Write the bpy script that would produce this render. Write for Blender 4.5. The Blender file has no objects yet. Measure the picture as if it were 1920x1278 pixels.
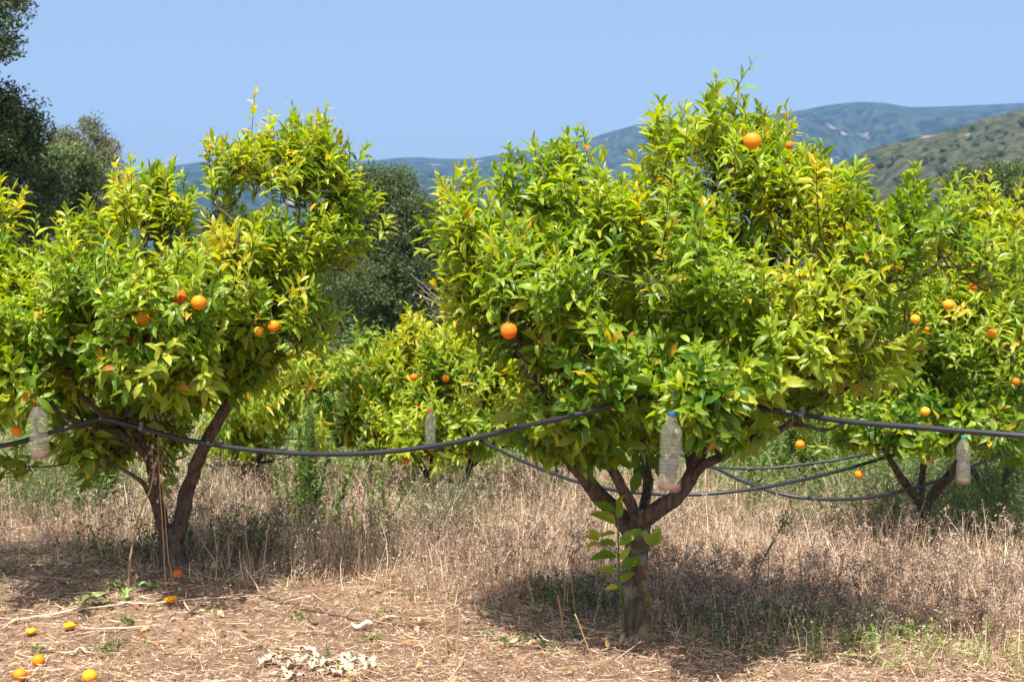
import bpy, math
import numpy as np
from mathutils import Vector, noise as mnoise

R = np.random.RandomState(11)
SC = bpy.context.scene
COL = SC.collection
F = 2666.7
CAMH = 1.65
PITCH = math.radians(1.7)
CAM = np.array([0, 0, CAMH])

def ray(px, py):
    u = (px - 960) / F; v = (639 - py) / F
    c, s = math.cos(PITCH), math.sin(PITCH)
    return np.array([u, c + v * s, -s + v * c])

def P(px, py, d):
    r = ray(px, py)
    return CAM + r * (d / r[1])

def px_m(d): return F / d

# ---------------------------------------------------------------- terrain
CP = []
for (px, py, d) in [(1195, 1190, 7.0), (325, 1062, 7.8), (1728, 1040, 11.0), (835, 945, 12.0), (1870, 978, 12.5),
                    (60, 1278, 6.35), (500, 1278, 6.3), (1000, 1278, 6.3), (1500, 1278, 6.3), (1900, 1278, 6.3),
                    (640, 742, 25.0), (1500, 860, 16.0), (100, 900, 12.0)]:
    p = P(px, py, d); CP.append(p)
for (x, y, z) in [(-2, 3, -.1), (2, 3, -.1), (-9, 15, .05), (11, 17, -.2), (0, 34, -.1), (-15, 34, .1), (16, 34, -.2), (0, -6, -.1), (9, 5, -.1), (-9, 5, 0)]:
    CP.append(np.array([x, y, z]))
CP = np.array(CP)

def hnoise(x, y, s):
    return (np.sin(x * 1.7 * s + 1.3 * np.sin(y * 2.3 * s + .5)) * np.cos(y * 1.9 * s + 1.1 * np.sin(x * 1.3 * s + 2.))
            + .5 * np.sin(x * 4.1 * s + 2.2 + 1.7 * np.sin(y * 3.3 * s)) * np.sin(y * 4.7 * s + .7))

def gz(x, y):
    x = np.asarray(x, float); y = np.asarray(y, float)
    w = 0; a = 0
    for c in CP:
        k = 1.0 / (((x - c[0]) ** 2 + (y - c[1]) ** 2 + .25) ** 1.5)
        w = w + k; a = a + k * c[2]
    z = a / w
    z = z + .008 * hnoise(x, y, 3.) + .005 * hnoise(x + 3, y - 2, 9.)
    far = np.clip((y - 45) / 300, 0, 1)
    z = z - 28 * far * far * (3 - 2 * far)
    return z

def G(px, py):
    r = ray(px, py); r = r / r[1]
    lo = 3.0
    for i in range(4000):
        p = CAM + r * lo
        if p[2] <= float(gz(p[0], p[1])): break
        lo += .02
    return CAM + r * lo

# ---------------------------------------------------------------- mesh building
class Geo:
    def __init__(s): s.v = []; s.q = []; s.t = []; s.c = []; s.n = 0
    def add(s, v, quads=None, tris=None, col=(1, 1, 1)):
        v = np.asarray(v, float).reshape(-1, 3)
        if quads is not None and len(quads): s.q.append(np.asarray(quads, int).reshape(-1, 4) + s.n)
        if tris is not None and len(tris): s.t.append(np.asarray(tris, int).reshape(-1, 3) + s.n)
        c = np.asarray(col, float)
        if c.ndim == 1: c = np.tile(c, (len(v), 1))
        s.v.append(v); s.c.append(c); s.n += len(v)
    def build(s, name, mat, parent=None, smooth=True, world_parent=None):
        v = np.concatenate(s.v) if s.v else np.zeros((0, 3))
        c = np.concatenate(s.c)
        if parent is not None: v = v - np.array(parent.location)
        elif world_parent is not None: v = v - np.array(world_parent)
        q = np.concatenate(s.q) if s.q else np.zeros((0, 4), int)
        t = np.concatenate(s.t) if s.t else np.zeros((0, 3), int)
        me = bpy.data.meshes.new(name)
        me.vertices.add(len(v)); me.vertices.foreach_set('co', v.astype('f').ravel())
        nl = q.size + t.size
        me.loops.add(nl)
        me.loops.foreach_set('vertex_index', np.concatenate([q.ravel(), t.ravel()]).astype('i'))
        me.polygons.add(len(q) + len(t))
        st = np.concatenate([np.arange(len(q)) * 4, q.size + np.arange(len(t)) * 3]).astype('i')
        me.polygons.foreach_set('loop_start', st)
        me.polygons.foreach_set('use_smooth', np.full(len(st), smooth))
        me.update(calc_edges=True)
        at = me.color_attributes.new('Col', 'FLOAT_COLOR', 'POINT')
        at.data.foreach_set('color', np.concatenate([c, np.ones((len(c), 1))], 1).astype('f').ravel())
        me.materials.append(mat)
        o = bpy.data.objects.new(name, me); COL.objects.link(o)
        if parent is not None: o.parent = parent
        elif world_parent is not None: o.location = world_parent
        return o

def nrm(a):
    a = np.asarray(a, float)
    return a / (np.linalg.norm(a, axis=-1, keepdims=True) + 1e-12)

def tag(o, label=None, cat=None, group=None, kind=None):
    if label: o['label'] = label
    if cat: o['category'] = cat
    if group: o['group'] = group
    if kind: o['kind'] = kind
    return o

def empty(name, loc, label=None, cat=None, group=None):
    o = bpy.data.objects.new(name, None); COL.objects.link(o); o.location = tuple(loc); o.empty_display_size = .1
    return tag(o, label, cat, group)

def smooth_path(pts, rad, step=.04, wob=0., rng=R):
    pts = np.asarray(pts, float); rad = np.asarray(rad, float)
    n = len(pts); out = []; ro = []
    for i in range(n - 1):
        p0 = pts[max(i - 1, 0)]; p1 = pts[i]; p2 = pts[i + 1]; p3 = pts[min(i + 2, n - 1)]
        k = max(2, int(np.linalg.norm(p2 - p1) / step))
        for j in range(k):
            t = j / k
            out.append(.5 * ((2 * p1) + (-p0 + p2) * t + (2 * p0 - 5 * p1 + 4 * p2 - p3) * t * t + (-p0 + 3 * p1 - 3 * p2 + p3) * t ** 3))
            ro.append(rad[i] * (1 - t) + rad[i + 1] * t)
    out.append(pts[-1]); ro.append(rad[-1])
    out = np.array(out); ro = np.array(ro)
    if wob: out[1:-1] += rng.randn(len(out) - 2, 3) * wob
    return out, ro

def tube(g, pts, rad, sides=8, col=(1, 1, 1), rough=0., rng=R, cap=True):
    pts = np.asarray(pts, float); n = len(pts)
    rad = np.broadcast_to(np.asarray(rad, float), (n,))
    T = np.gradient(pts, axis=0); T = nrm(T)
    a = np.array([0, 0, 1.]) if abs(T[0][2]) < .9 else np.array([1., 0, 0])
    S = nrm(np.cross(T, a)); 
    for i in range(1, n):      # keep the frame from flipping
        s = S[i - 1] - T[i] * np.dot(S[i - 1], T[i]); l = np.linalg.norm(s)
        S[i] = s / l if l > 1e-6 else S[i]
    U = np.cross(T, S)
    ang = np.arange(sides) * 2 * math.pi / sides
    rr = rad[:, None] * (1 + (rough * rng.randn(n, sides) if rough else 0))
    v = pts[:, None, :] + rr[..., None] * (np.cos(ang)[None, :, None] * S[:, None, :] + np.sin(ang)[None, :, None] * U[:, None, :])
    i = np.arange(n - 1)[:, None] * sides; j = np.arange(sides)[None, :]; k = (j + 1) % sides
    q = np.stack([i + j, i + k, i + sides + k, i + sides + j], -1).reshape(-1, 4)
    v = v.reshape(-1, 3); tr = None
    if cap:
        m = len(v); v = np.concatenate([v, [pts[-1]], [pts[0]]]); e = (n - 1) * sides
        jj = np.arange(sides); kk = (jj + 1) % sides
        tr = np.concatenate([np.stack([e + jj, e + kk, np.full(sides, m)], -1), np.stack([kk, jj, np.full(sides, m + 1)], -1)])
    g.add(v, q, tr, col)

TPL_HI = (np.array([(0, .06, 0), (.22, .78, -1), (.22, 0, 0), (.22, .78, 1), (.5, 1, -1), (.5, 0, 0), (.5, 1, 1), (.78, .62, -1), (.78, 0, 0), (.78, .62, 1), (1, 0, 0)]),
          [(1, 2, 5, 4), (2, 3, 6, 5), (4, 5, 8, 7), (5, 6, 9, 8)], [(0, 2, 1), (0, 3, 2), (7, 8, 10), (8, 9, 10)])
TPL_MD = (np.array([(0, .06, 0), (.35, 1, -1), (.35, 0, 0), (.35, 1, 1), (.7, .72, -1), (.7, 0, 0), (.7, .72, 1), (1, 0, 0)]),
          [(1, 2, 5, 4), (2, 3, 6, 5)], [(0, 2, 1), (0, 3, 2), (4, 5, 7), (5, 6, 7)])
TPL_LO = (np.array([(0, 0, 0), (.45, 1, -1), (1, 0, 0), (.45, 1, 1)]), [(0, 3, 2, 1)], [])

def leaves(g, B, D, N, L, W, curl, fold, C, tpl=TPL_HI):
    B = np.asarray(B, float); n = len(B)
    if n == 0: return
    D = nrm(D); S = nrm(np.cross(D, N)); N = np.cross(S, D)
    L = np.broadcast_to(L, (n,)).astype(float); W = np.broadcast_to(W, (n,)).astype(float)
    curl = np.broadcast_to(curl, (n,)).astype(float); curl = np.where(np.abs(curl) < .02, .02, curl); fold = np.broadcast_to(fold, (n,)).astype(float)
    tv, q, t = tpl; V = np.zeros((n, len(tv), 3))
    for i, (tt, w, s) in enumerate(tv):
        a = curl * tt
        x = L * np.sin(a) / curl; dr = L * (1 - np.cos(a)) / curl
        V[:, i] = B + D * x[:, None] - N * dr[:, None] + S * (W * w * s)[:, None] + N * (fold * W * w * abs(s))[:, None]
    m = len(tv); off = (np.arange(n) * m)[:, None, None]
    Q = (np.array(q)[None] + off).reshape(-1, 4) if len(q) else None
    T = (np.array(t)[None] + off).reshape(-1, 3) if len(t) else None
    g.add(V.reshape(-1, 3), Q, T, np.repeat(np.asarray(C, float), m, 0))

def ribbons(g, B, A, H, W, bend, lean, C, seg=3, tipw=.15):
    """thin tapering blades: axis A, bending towards lean"""
    B = np.asarray(B, float); n = len(B)
    A = nrm(A); lean = np.asarray(lean, float)
    S = nrm(np.cross(A, lean) + 1e-6 * 1.0)
    tw = R.uniform(0, math.pi, n)
    S2 = S * np.cos(tw)[:, None] + np.cross(A, S) * np.sin(tw)[:, None]
    V = np.zeros((n, seg + 1, 2, 3))
    for i in range(seg + 1):
        t = i / seg
        c = B + A * (H * t * (1 - .25 * bend * bend * t))[:, None] + lean * (H * bend * t * t)[:, None]
        w = (W * (1 - (1 - tipw) * t))[:, None] * .5
        V[:, i, 0] = c - S2 * w; V[:, i, 1] = c + S2 * w
    k = (seg + 1) * 2
    q = np.array([(2 * i, 2 * i + 1, 2 * i + 3, 2 * i + 2) for i in range(seg)])
    Q = (q[None] + (np.arange(n) * k)[:, None, None]).reshape(-1, 4)
    g.add(V.reshape(-1, 3), Q, None, np.repeat(C, k, 0))
    return V[:, -1].mean(1)

def rand_dirs(n, rng=R): return nrm(rng.randn(n, 3))

# ---------------------------------------------------------------- materials
def newmat(name):
    m = bpy.data.materials.new(name); m.use_nodes = True
    nt = m.node_tree; nt.nodes.clear()
    out = nt.nodes.new('ShaderNodeOutputMaterial')
    return m, nt, out
def N(nt, t, **k):
    n = nt.nodes.new(t)
    for a, b in k.items():
        if a.startswith('_'): n.inputs[a[1:].replace('_', ' ')].default_value = b
        else: setattr(n, a, b)
    return n

def mat_foliage(name, trans=.35, rough=.4, spec=.5, under=.35, mott=.25):
    m, nt, out = newmat(name); L = nt.links.new
    at = N(nt, 'ShaderNodeAttribute', attribute_name='Col')
    nz = N(nt, 'ShaderNodeTexNoise', _Scale=70., _Detail=3.)
    geo = N(nt, 'ShaderNodeNewGeometry')
    L(geo.outputs['Position'], nz.inputs['Vector'])
    hs = N(nt, 'ShaderNodeHueSaturation')
    mr = N(nt, 'ShaderNodeMapRange'); mr.inputs['To Min'].default_value = 1 - mott; mr.inputs['To Max'].default_value = 1 + mott
    L(nz.outputs['Fac'], mr.inputs['Value']); L(mr.outputs[0], hs.inputs['Value']); L(at.outputs['Color'], hs.inputs['Color'])
    pale = N(nt, 'ShaderNodeMix', data_type='RGBA'); pale.inputs[7].default_value = (.38, .40, .15, 1)
    mu = N(nt, 'ShaderNodeMath', operation='MULTIPLY'); mu.inputs[1].default_value = under
    L(geo.outputs['Backfacing'], mu.inputs[0]); L(mu.outputs[0], pale.inputs[0]); L(hs.outputs[0], pale.inputs[6])
    pb = N(nt, 'ShaderNodeBsdfPrincipled', _Roughness=rough); pb.inputs['Specular IOR Level'].default_value = spec
    L(pale.outputs[2], pb.inputs['Base Color'])
    tr = N(nt, 'ShaderNodeBsdfTranslucent')
    h2 = N(nt, 'ShaderNodeHueSaturation', _Saturation=1.15, _Value=1.8); L(hs.outputs[0], h2.inputs['Color']); L(h2.outputs[0], tr.inputs['Color'])
    mx = N(nt, 'ShaderNodeMixShader'); mx.inputs[0].default_value = trans
    L(pb.outputs[0], mx.inputs[1]); L(tr.outputs[0], mx.inputs[2]); L(mx.outputs[0], out.inputs['Surface'])
    return m

def mat_attr(name, rough=.8, spec=.2, trans=0.):
    return mat_foliage(name, trans, rough, spec, 0., .12)

def mat_bark(name, c1, c2, lich=None, scale=1.):
    m, nt, out = newmat(name); L = nt.links.new
    tc = N(nt, 'ShaderNodeTexCoord'); mp = N(nt, 'ShaderNodeMapping'); mp.inputs['Scale'].default_value = (1, 1, .35)
    L(tc.outputs['Object'], mp.inputs[0])
    n1 = N(nt, 'ShaderNodeTexNoise', _Scale=38. * scale, _Detail=6., _Roughness=.7); L(mp.outputs[0], n1.inputs['Vector'])
    n2 = N(nt, 'ShaderNodeTexNoise', _Scale=9., _Detail=4.); L(tc.outputs['Object'], n2.inputs['Vector'])
    r = N(nt, 'ShaderNodeValToRGB'); r.color_ramp.elements[0].color = (*c1, 1); r.color_ramp.elements[1].color = (*c2, 1)
    r.color_ramp.elements[0].position = .35; r.color_ramp.elements[1].position = .7
    L(n1.outputs['Fac'], r.inputs[0]); col = r.outputs[0]
    if lich:
        g = N(nt, 'ShaderNodeValToRGB'); g.color_ramp.elements[0].position = .5; g.color_ramp.elements[1].position = .62
        L(n2.outputs['Fac'], g.inputs[0])
        mx = N(nt, 'ShaderNodeMix', data_type='RGBA'); L(g.outputs[0], mx.inputs[0]); L(col, mx.inputs[6]); mx.inputs[7].default_value = (.27, .24, .2, 1); col = mx.outputs[2]
        # mustard lichen on the right flank near the foot
        se = N(nt, 'ShaderNodeSeparateXYZ'); L(tc.outputs['Object'], se.inputs[0])
        n3 = N(nt, 'ShaderNodeTexNoise', _Scale=14., _Detail=9., _Roughness=.8); L(tc.outputs['Object'], n3.inputs['Vector'])
        ax = N(nt, 'ShaderNodeMapRange'); ax.inputs['From Min'].default_value = -.01; ax.inputs['From Max'].default_value = .03; L(se.outputs[0], ax.inputs[0])
        az = N(nt, 'ShaderNodeMapRange'); az.inputs['From Min'].default_value = .42; az.inputs['From Max'].default_value = .30; L(se.outputs[2], az.inputs[0])
        m1 = N(nt, 'ShaderNodeMath', operation='MULTIPLY'); L(ax.outputs[0], m1.inputs[0]); L(az.outputs[0], m1.inputs[1])
        th = N(nt, 'ShaderNodeMapRange'); th.inputs['From Min'].default_value = .47; th.inputs['From Max'].default_value = .60; L(n3.outputs['Fac'], th.inputs[0])
        m2 = N(nt, 'ShaderNodeMath', operation='MULTIPLY'); L(m1.outputs[0], m2.inputs[0]); L(th.outputs[0], m2.inputs[1])
        mx2 = N(nt, 'ShaderNodeMix', data_type='RGBA'); L(m2.outputs[0], mx2.inputs[0]); L(col, mx2.inputs[6]); mx2.inputs[7].default_value = (.36, .22, .03, 1); col = mx2.outputs[2]
    pb = N(nt, 'ShaderNodeBsdfPrincipled', _Roughness=.85); L(col, pb.inputs['Base Color'])
    bp = N(nt, 'ShaderNodeBump', _Strength=1., _Distance=.012); L(n1.outputs['Fac'], bp.inputs['Height']); L(bp.outputs[0], pb.inputs['Normal'])
    L(pb.outputs[0], out.inputs['Surface'])
    return m

def mat_plain(name, col, rough=.6, spec=.4, bump=0., bscale=60., var=.15):
    m, nt, out = newmat(name); L = nt.links.new
    tc = N(nt, 'ShaderNodeTexCoord')
    n1 = N(nt, 'ShaderNodeTexNoise', _Scale=bscale, _Detail=4.); L(tc.outputs['Object'], n1.inputs['Vector'])
    n2 = N(nt, 'ShaderNodeTexNoise', _Scale=bscale * .12, _Detail=3.); L(tc.outputs['Object'], n2.inputs['Vector'])
    mr = N(nt, 'ShaderNodeMapRange'); mr.inputs['To Min'].default_value = 1 - var; mr.inputs['To Max'].default_value = 1 + var; L(n2.outputs['Fac'], mr.inputs[0])
    hs = N(nt, 'ShaderNodeHueSaturation'); hs.inputs['Color'].default_value = (*col, 1); L(mr.outputs[0], hs.inputs['Value'])
    pb = N(nt, 'ShaderNodeBsdfPrincipled', _Roughness=rough); pb.inputs['Specular IOR Level'].default_value = spec
    L(hs.outputs[0], pb.inputs['Base Color'])
    if bump:
        bp = N(nt, 'ShaderNodeBump', _Strength=bump, _Distance=.002); L(n1.outputs['Fac'], bp.inputs['Height']); L(bp.outputs[0], pb.inputs['Normal'])
    L(pb.outputs[0], out.inputs['Surface'])
    return m

M_LEAF = mat_foliage('citrus_leaf', .40, .38, .45, .25)
M_OAK = mat_foliage('oak_leaf', .15, .5, .4, .3)
M_STRAW = mat_attr('dry_straw', .75, .2, .2)
M_WEED = mat_foliage('weed_leaf', .25, .55, .3, .2)
M_BARK = mat_bark('citrus_bark', (.022, .016, .012), (.19, .135, .10), scale=1.1)
M_BARKL = mat_bark('citrus_bark_lichen', (.035, .024, .017), (.17, .115, .08), lich=True, scale=.8)
M_BARKD = mat_bark('dark_bark', (.03, .022, .016), (.11, .085, .065))
M_TWIG = mat_plain('twig_bark', (.075, .055, .03), .8, .2)
M_DEADTW = mat_plain('bare_twig_grey', (.28, .24, .2), .8, .2)
M_HOSE = mat_plain('black_polythene', (.022, .024, .033), .42, .5, .15, 40., .3)
M_DRIP = mat_plain('dripper_plastic', (.12, .11, .11), .5, .4)
M_GCLIP = mat_plain('grey_clip', (.14, .15, .14), .5, .4)
M_CANE = mat_plain('dry_cane', (.42, .27, .14), .7, .2, .3, 50.)
M_STONE = mat_plain('pale_stone', (.5, .38, .29), .85, .2, .8, 40.)
M_SLAB = mat_plain('bleached_bark', (.6, .5, .38), .8, .2, .5, 60.)

def mat_orange(name, col, col2):
    m, nt, out = newmat(name); L = nt.links.new
    tc = N(nt, 'ShaderNodeTexCoord')
    n1 = N(nt, 'ShaderNodeTexNoise', _Scale=260., _Detail=2.); L(tc.outputs['Object'], n1.inputs['Vector'])
    n2 = N(nt, 'ShaderNodeTexNoise', _Scale=38., _Detail=5.); L(tc.outputs['Object'], n2.inputs['Vector'])
    mx = N(nt, 'ShaderNodeMix', data_type='RGBA'); L(n2.outputs['Fac'], mx.inputs[0]); mx.inputs[6].default_value = (*col, 1); mx.inputs[7].default_value = (*col2, 1)
    pb = N(nt, 'ShaderNodeBsdfPrincipled', _Roughness=.5); pb.inputs['Specular IOR Level'].default_value = .3; L(mx.outputs[2], pb.inputs['Base Color'])
    pb.inputs['Subsurface Weight'].default_value = .15; pb.inputs['Subsurface Radius'].default_value = (.01, .004, .001)
    bp = N(nt, 'ShaderNodeBump', _Strength=.7, _Distance=.002); L(n1.outputs['Fac'], bp.inputs['Height']); L(bp.outputs[0], pb.inputs['Normal'])
    L(pb.outputs[0], out.inputs['Surface']); return m
M_OR = mat_orange('orange_peel', (.82, .22, .004), (.86, .32, .008))
M_ORR = mat_orange('ripe_peel', (.75, .13, .01), (.85, .22, .01))
M_ORY = mat_orange('pale_peel', (.9, .45, .02), (.9, .36, .015))
M_ORB = mat_orange('shade_and_rot_peel', (.16, .05, .025), (.3, .09, .03))  # dark brown paints shade on one hanging orange, and real rot in the hole
M_CALYX = mat_plain('calyx', (.12, .14, .03), .7)

def mat_bottle():
    m, nt, out = newmat('dusty_pet'); L = nt.links.new
    tc = N(nt, 'ShaderNodeTexCoord')
    n1 = N(nt, 'ShaderNodeTexNoise', _Scale=35., _Detail=5., _Roughness=.7); L(tc.outputs['Object'], n1.inputs['Vector'])
    tr = N(nt, 'ShaderNodeBsdfTransparent'); tr.inputs[0].default_value = (.88, .87, .82, 1)
    df = N(nt, 'ShaderNodeBsdfPrincipled', _Roughness=.2); df.inputs['Base Color'].default_value = (.8, .76, .68, 1)
    tl = N(nt, 'ShaderNodeBsdfTranslucent'); tl.inputs[0].default_value = (.62, .58, .5, 1)
    m0 = N(nt, 'ShaderNodeMixShader'); m0.inputs[0].default_value = .45; L(df.outputs[0], m0.inputs[1]); L(tl.outputs[0], m0.inputs[2])
    mr = N(nt, 'ShaderNodeMapRange'); mr.inputs['From Min'].default_value = .3; mr.inputs['From Max'].default_value = .7; mr.inputs['To Min'].default_value = .08; mr.inputs['To Max'].default_value = .26; L(n1.outputs['Fac'], mr.inputs[0])
    mx = N(nt, 'ShaderNodeMixShader'); L(mr.outputs[0], mx.inputs[0]); L(tr.outputs[0], mx.inputs[1]); L(m0.outputs[0], mx.inputs[2])
    L(mx.outputs[0], out.inputs['Surface']); return m
M_PET = mat_bottle()
M_SED = mat_plain('brown_sediment', (.16, .06, .03), .8, .2, .4, 80.)
M_CAPB = mat_plain('blue_cap', (.01, .09, .28), .4); M_CAPR = mat_plain('red_cap', (.6, .02, .02), .4); M_CAPG = mat_plain('teal_cap', (.02, .3, .3), .4)
M_STRING = mat_plain('string', (.08, .12, .12), .7)

def mat_ground():
    m, nt, out = newmat('dry_soil'); L = nt.links.new
    tc = N(nt, 'ShaderNodeTexCoord')
    n1 = N(nt, 'ShaderNodeTexNoise', _Scale=1.6, _Detail=7., _Roughness=.65); L(tc.outputs['Object'], n1.inputs['Vector'])
    n2 = N(nt, 'ShaderNodeTexNoise', _Scale=28., _Detail=8., _Roughness=.75); L(tc.outputs['Object'], n2.inputs['Vector'])
    r1 = N(nt, 'ShaderNodeValToRGB'); e = r1.color_ramp.elements
    e[0].position = .3; e[0].color = (.15, .09, .06, 1); e[1].position = .7; e[1].color = (.38, .255, .18, 1)
    ad = N(nt, 'ShaderNodeMath', operation='MULTIPLY_ADD'); ad.inputs[1].default_value = .55; L(n2.outputs['Fac'], ad.inputs[0])
    m5 = N(nt, 'ShaderNodeMath', operation='MULTIPLY'); m5.inputs[1].default_value = .45; L(n1.outputs['Fac'], m5.inputs[0]); L(m5.outputs[0], ad.inputs[2])
    L(ad.outputs[0], r1.inputs[0])
    pb = N(nt, 'ShaderNodeBsdfPrincipled', _Roughness=.95); pb.inputs['Specular IOR Level'].default_value = .1; L(r1.outputs[0], pb.inputs['Base Color'])
    bp = N(nt, 'ShaderNodeBump', _Strength=.9, _Distance=.02); L(n2.outputs['Fac'], bp.inputs['Height']); L(bp.outputs[0], pb.inputs['Normal'])
    L(pb.outputs[0], out.inputs['Surface']); return m

def mat_hill(name, dark, mid, rock, s1, s2, thr):
    m, nt, out = newmat(name); L = nt.links.new
    tc = N(nt, 'ShaderNodeTexCoord')
    n1 = N(nt, 'ShaderNodeTexNoise', _Scale=s1, _Detail=8., _Roughness=.7); L(tc.outputs['Object'], n1.inputs['Vector'])
    n2 = N(nt, 'ShaderNodeTexNoise', _Scale=s2, _Detail=6., _Roughness=.6); L(tc.outputs['Object'], n2.inputs['Vector'])
    r1 = N(nt, 'ShaderNodeValToRGB'); e = r1.color_ramp.elements
    e[0].position = .42; e[0].color = (*dark, 1); e[1].position = .58; e[1].color = (*mid, 1); L(n1.outputs['Fac'], r1.inputs[0])
    r2 = N(nt, 'ShaderNodeValToRGB'); e = r2.color_ramp.elements; e[0].position = thr; e[1].position = thr + .05; L(n2.outputs['Fac'], r2.inputs[0])
    mx = N(nt, 'ShaderNodeMix', data_type='RGBA'); L(r2.outputs[0], mx.inputs[0]); L(r1.outputs[0], mx.inputs[6]); mx.inputs[7].default_value = (*rock, 1)
    pb = N(nt, 'ShaderNodeBsdfPrincipled', _Roughness=.95); pb.inputs['Specular IOR Level'].default_value = .05; L(mx.outputs[2], pb.inputs['Base Color'])
    bp = N(nt, 'ShaderNodeBump', _Strength=1., _Distance=.25 / s1); L(n1.outputs['Fac'], bp.inputs['Height']); L(bp.outputs[0], pb.inputs['Normal'])
    L(pb.outputs[0], out.inputs['Surface']); return m

# ---------------------------------------------------------------- ground sheet
def axis(lims):
    out = []
    for a, b, s in lims: out += list(np.arange(a, b, s))
    return np.array(out + [lims[-1][1]])
gxs = axis([(-4300, -600, 370), (-600, -60, 60), (-60, -12, 4), (-12, -4.5, .5), (-4.5, 4.5, .05), (4.5, 12, .5), (12, 60, 4), (60, 600, 60), (600, 4300, 370)])
gys = axis([(-150, -10, 20), (-10, 5, 1), (5, 9.5, .05), (9.5, 14, .15), (14, 60, 1), (60, 400, 20), (400, 6500, 300)])
X, Y = np.meshgrid(gxs, gys)
Z = gz(X, Y)
lump = np.zeros_like(Z); near = (Y > 4) & (Y < 15) & (abs(X) < 6)
lump[near] = [mnoise.noise(Vector((x * 7, y * 7, 0))) * .014 + mnoise.noise(Vector((x * 19, y * 19, 5))) * .007 for x, y in zip(X[near], Y[near])]
g = Geo(); ny, nx = X.shape
i, j = np.meshgrid(np.arange(ny - 1), np.arange(nx - 1), indexing='ij'); a = i * nx + j
g.add(np.stack([X, Y, Z + lump], -1).reshape(-1, 3), np.stack([a, a + 1, a + nx + 1, a + nx], -1).reshape(-1, 4))
tag(g.build('ground', mat_ground()), 'dry pinkish brown orchard soil covered by straw', 'ground', kind='structure')

# ---------------------------------------------------------------- hills
def fbm(x, y, s, o=5, seed=0.):
    v = np.zeros(x.shape); f = v.ravel()
    for k, (a, b) in enumerate(zip(x.ravel(), y.ravel())):
        f[k] = mnoise.fractal(Vector((a * s + seed, b * s, seed * .7)), .9, 2.1, o)
    return v

def hill(name, prof, dr, d0, dback, nx, ny, mat, amp, s, label, seed, xr):
    """ridge at distance dr whose crest follows a measured profile (px,py)"""
    pxs = np.linspace(xr[0], xr[1], nx); pr = np.array(prof, float)
    pys = np.interp(pxs, pr[:, 0], pr[:, 1])
    # crest heights in metres at distance dr
    cz = np.array([P(a, b, dr)[2] for a, b in zip(pxs, pys)]); cx = (pxs - 960) / F * dr
    t = np.linspace(0, 1, ny); k = int(ny * .8)
    ds = np.concatenate([np.linspace(d0, dr, k), np.linspace(dr, dback, ny - k + 1)[1:]])
    Xh = np.tile(cx[None], (ny, 1)); Yh = np.tile(ds[:, None], (1, nx))
    u = np.clip((ds - d0) / (dr - d0), 0, 1); up = (u ** .85)[:, None]
    dn = np.clip((ds - dr) / (dback - dr), 0, 1)[:, None]
    Zh = (-30) + (cz[None] + 30) * up * (1 - .5 * dn)
    n = fbm(Xh, Yh, s, 6, seed)
    w = np.sin(np.clip(u, 0, 1) * math.pi)[:, None] * 1.0 + .04
    Zh = Zh + amp * n * w
    pxv = 960 + Xh / Yh * F; cap = CAMH + (560 - np.interp(pxv, pr[:, 0], pr[:, 1])) / F * Yh * 1.0
    lim = np.where(np.abs(Yh - dr) < 1, cap, cap - .012 * Yh * np.clip(np.abs(Yh - dr) / dr * 3, 0, 1))
    Zh = np.minimum(Zh, lim); Zh = np.where(np.abs(Yh - dr) < 1, cap, Zh)
    gg = Geo(); i, j = np.meshgrid(np.arange(ny - 1), np.arange(nx - 1), indexing='ij'); a = i * nx + j
    gg.add(np.stack([Xh, Yh, Zh], -1).reshape(-1, 3), np.stack([a, a + 1, a + nx + 1, a + nx], -1).reshape(-1, 4))
    o = gg.build(name, mat); tag(o, label, 'hill', kind='structure'); return Xh, Yh, Zh

FAR = [(-900, 350), (0, 335), (237, 320), (270, 321), (333, 311), (383, 304), (410, 303), (470, 312), (560, 309), (640, 306), (699, 302), (748, 297), (790, 296), (829, 299), (887, 299), (934, 291),
       (1000, 280), (1081, 266), (1140, 250), (1190, 236), (1260, 232), (1340, 228), (1420, 221), (1475, 213), (1520, 205), (1554, 198), (1612, 193), (1655, 195), (1702, 203), (1788, 201), (1920, 195), (2100, 180), (2800, 220)]
M_FAR = mat_hill('far_scrub', (.006, .022, .022), (.05, .08, .06), (.34, .26, .22), .035, .011, .64)
hill('distant_hills', FAR, 3500, 1500, 4200, 360, 150, M_FAR, 210, .0026, 'hazy blue mountain range along the horizon', 3.1, (-900, 2800))
NEAR = [(900, 460), (1200, 415), (1400, 370), (1560, 318), (1593, 300), (1620, 284), (1644, 276), (1679, 267), (1715, 258), (1750, 252), (1808, 235), (1867, 218), (1920, 205), (2100, 170), (2500, 150)]
M_NEAR = mat_hill('heath_slope', (.025, .042, .02), (.10, .095, .05), (.40, .29, .23), .16, .03, .64)
HX, HY, HZ = hill('hillside', NEAR, 800, 330, 1000, 260, 120, M_NEAR, 26, .008, 'brown heath covered slope rising to the right', 8.4, (850, 2500))

# ---------------------------------------------------------------- leaf colours
def pal(t, stops):
    s = np.array([a[0] for a in stops]); c = np.array([a[1] for a in stops])
    return np.stack([np.interp(t, s, c[:, k]) for k in range(3)], -1)
CITRUS = [(0, (.022, .075, .006)), (.22, (.06, .15, .009)), (.42, (.16, .26, .016)), (.62, (.29, .37, .028)), (.8, (.41, .43, .045)), (.9, (.54, .44, .05)), (.975, (.6, .32, .03)), (1, (.42, .15, .03))]

# ---------------------------------------------------------------- orange trees
CLEAR = []     # (centre, radius, tree key) : line of sight to fruit and bottles that grow free of leaves

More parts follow.
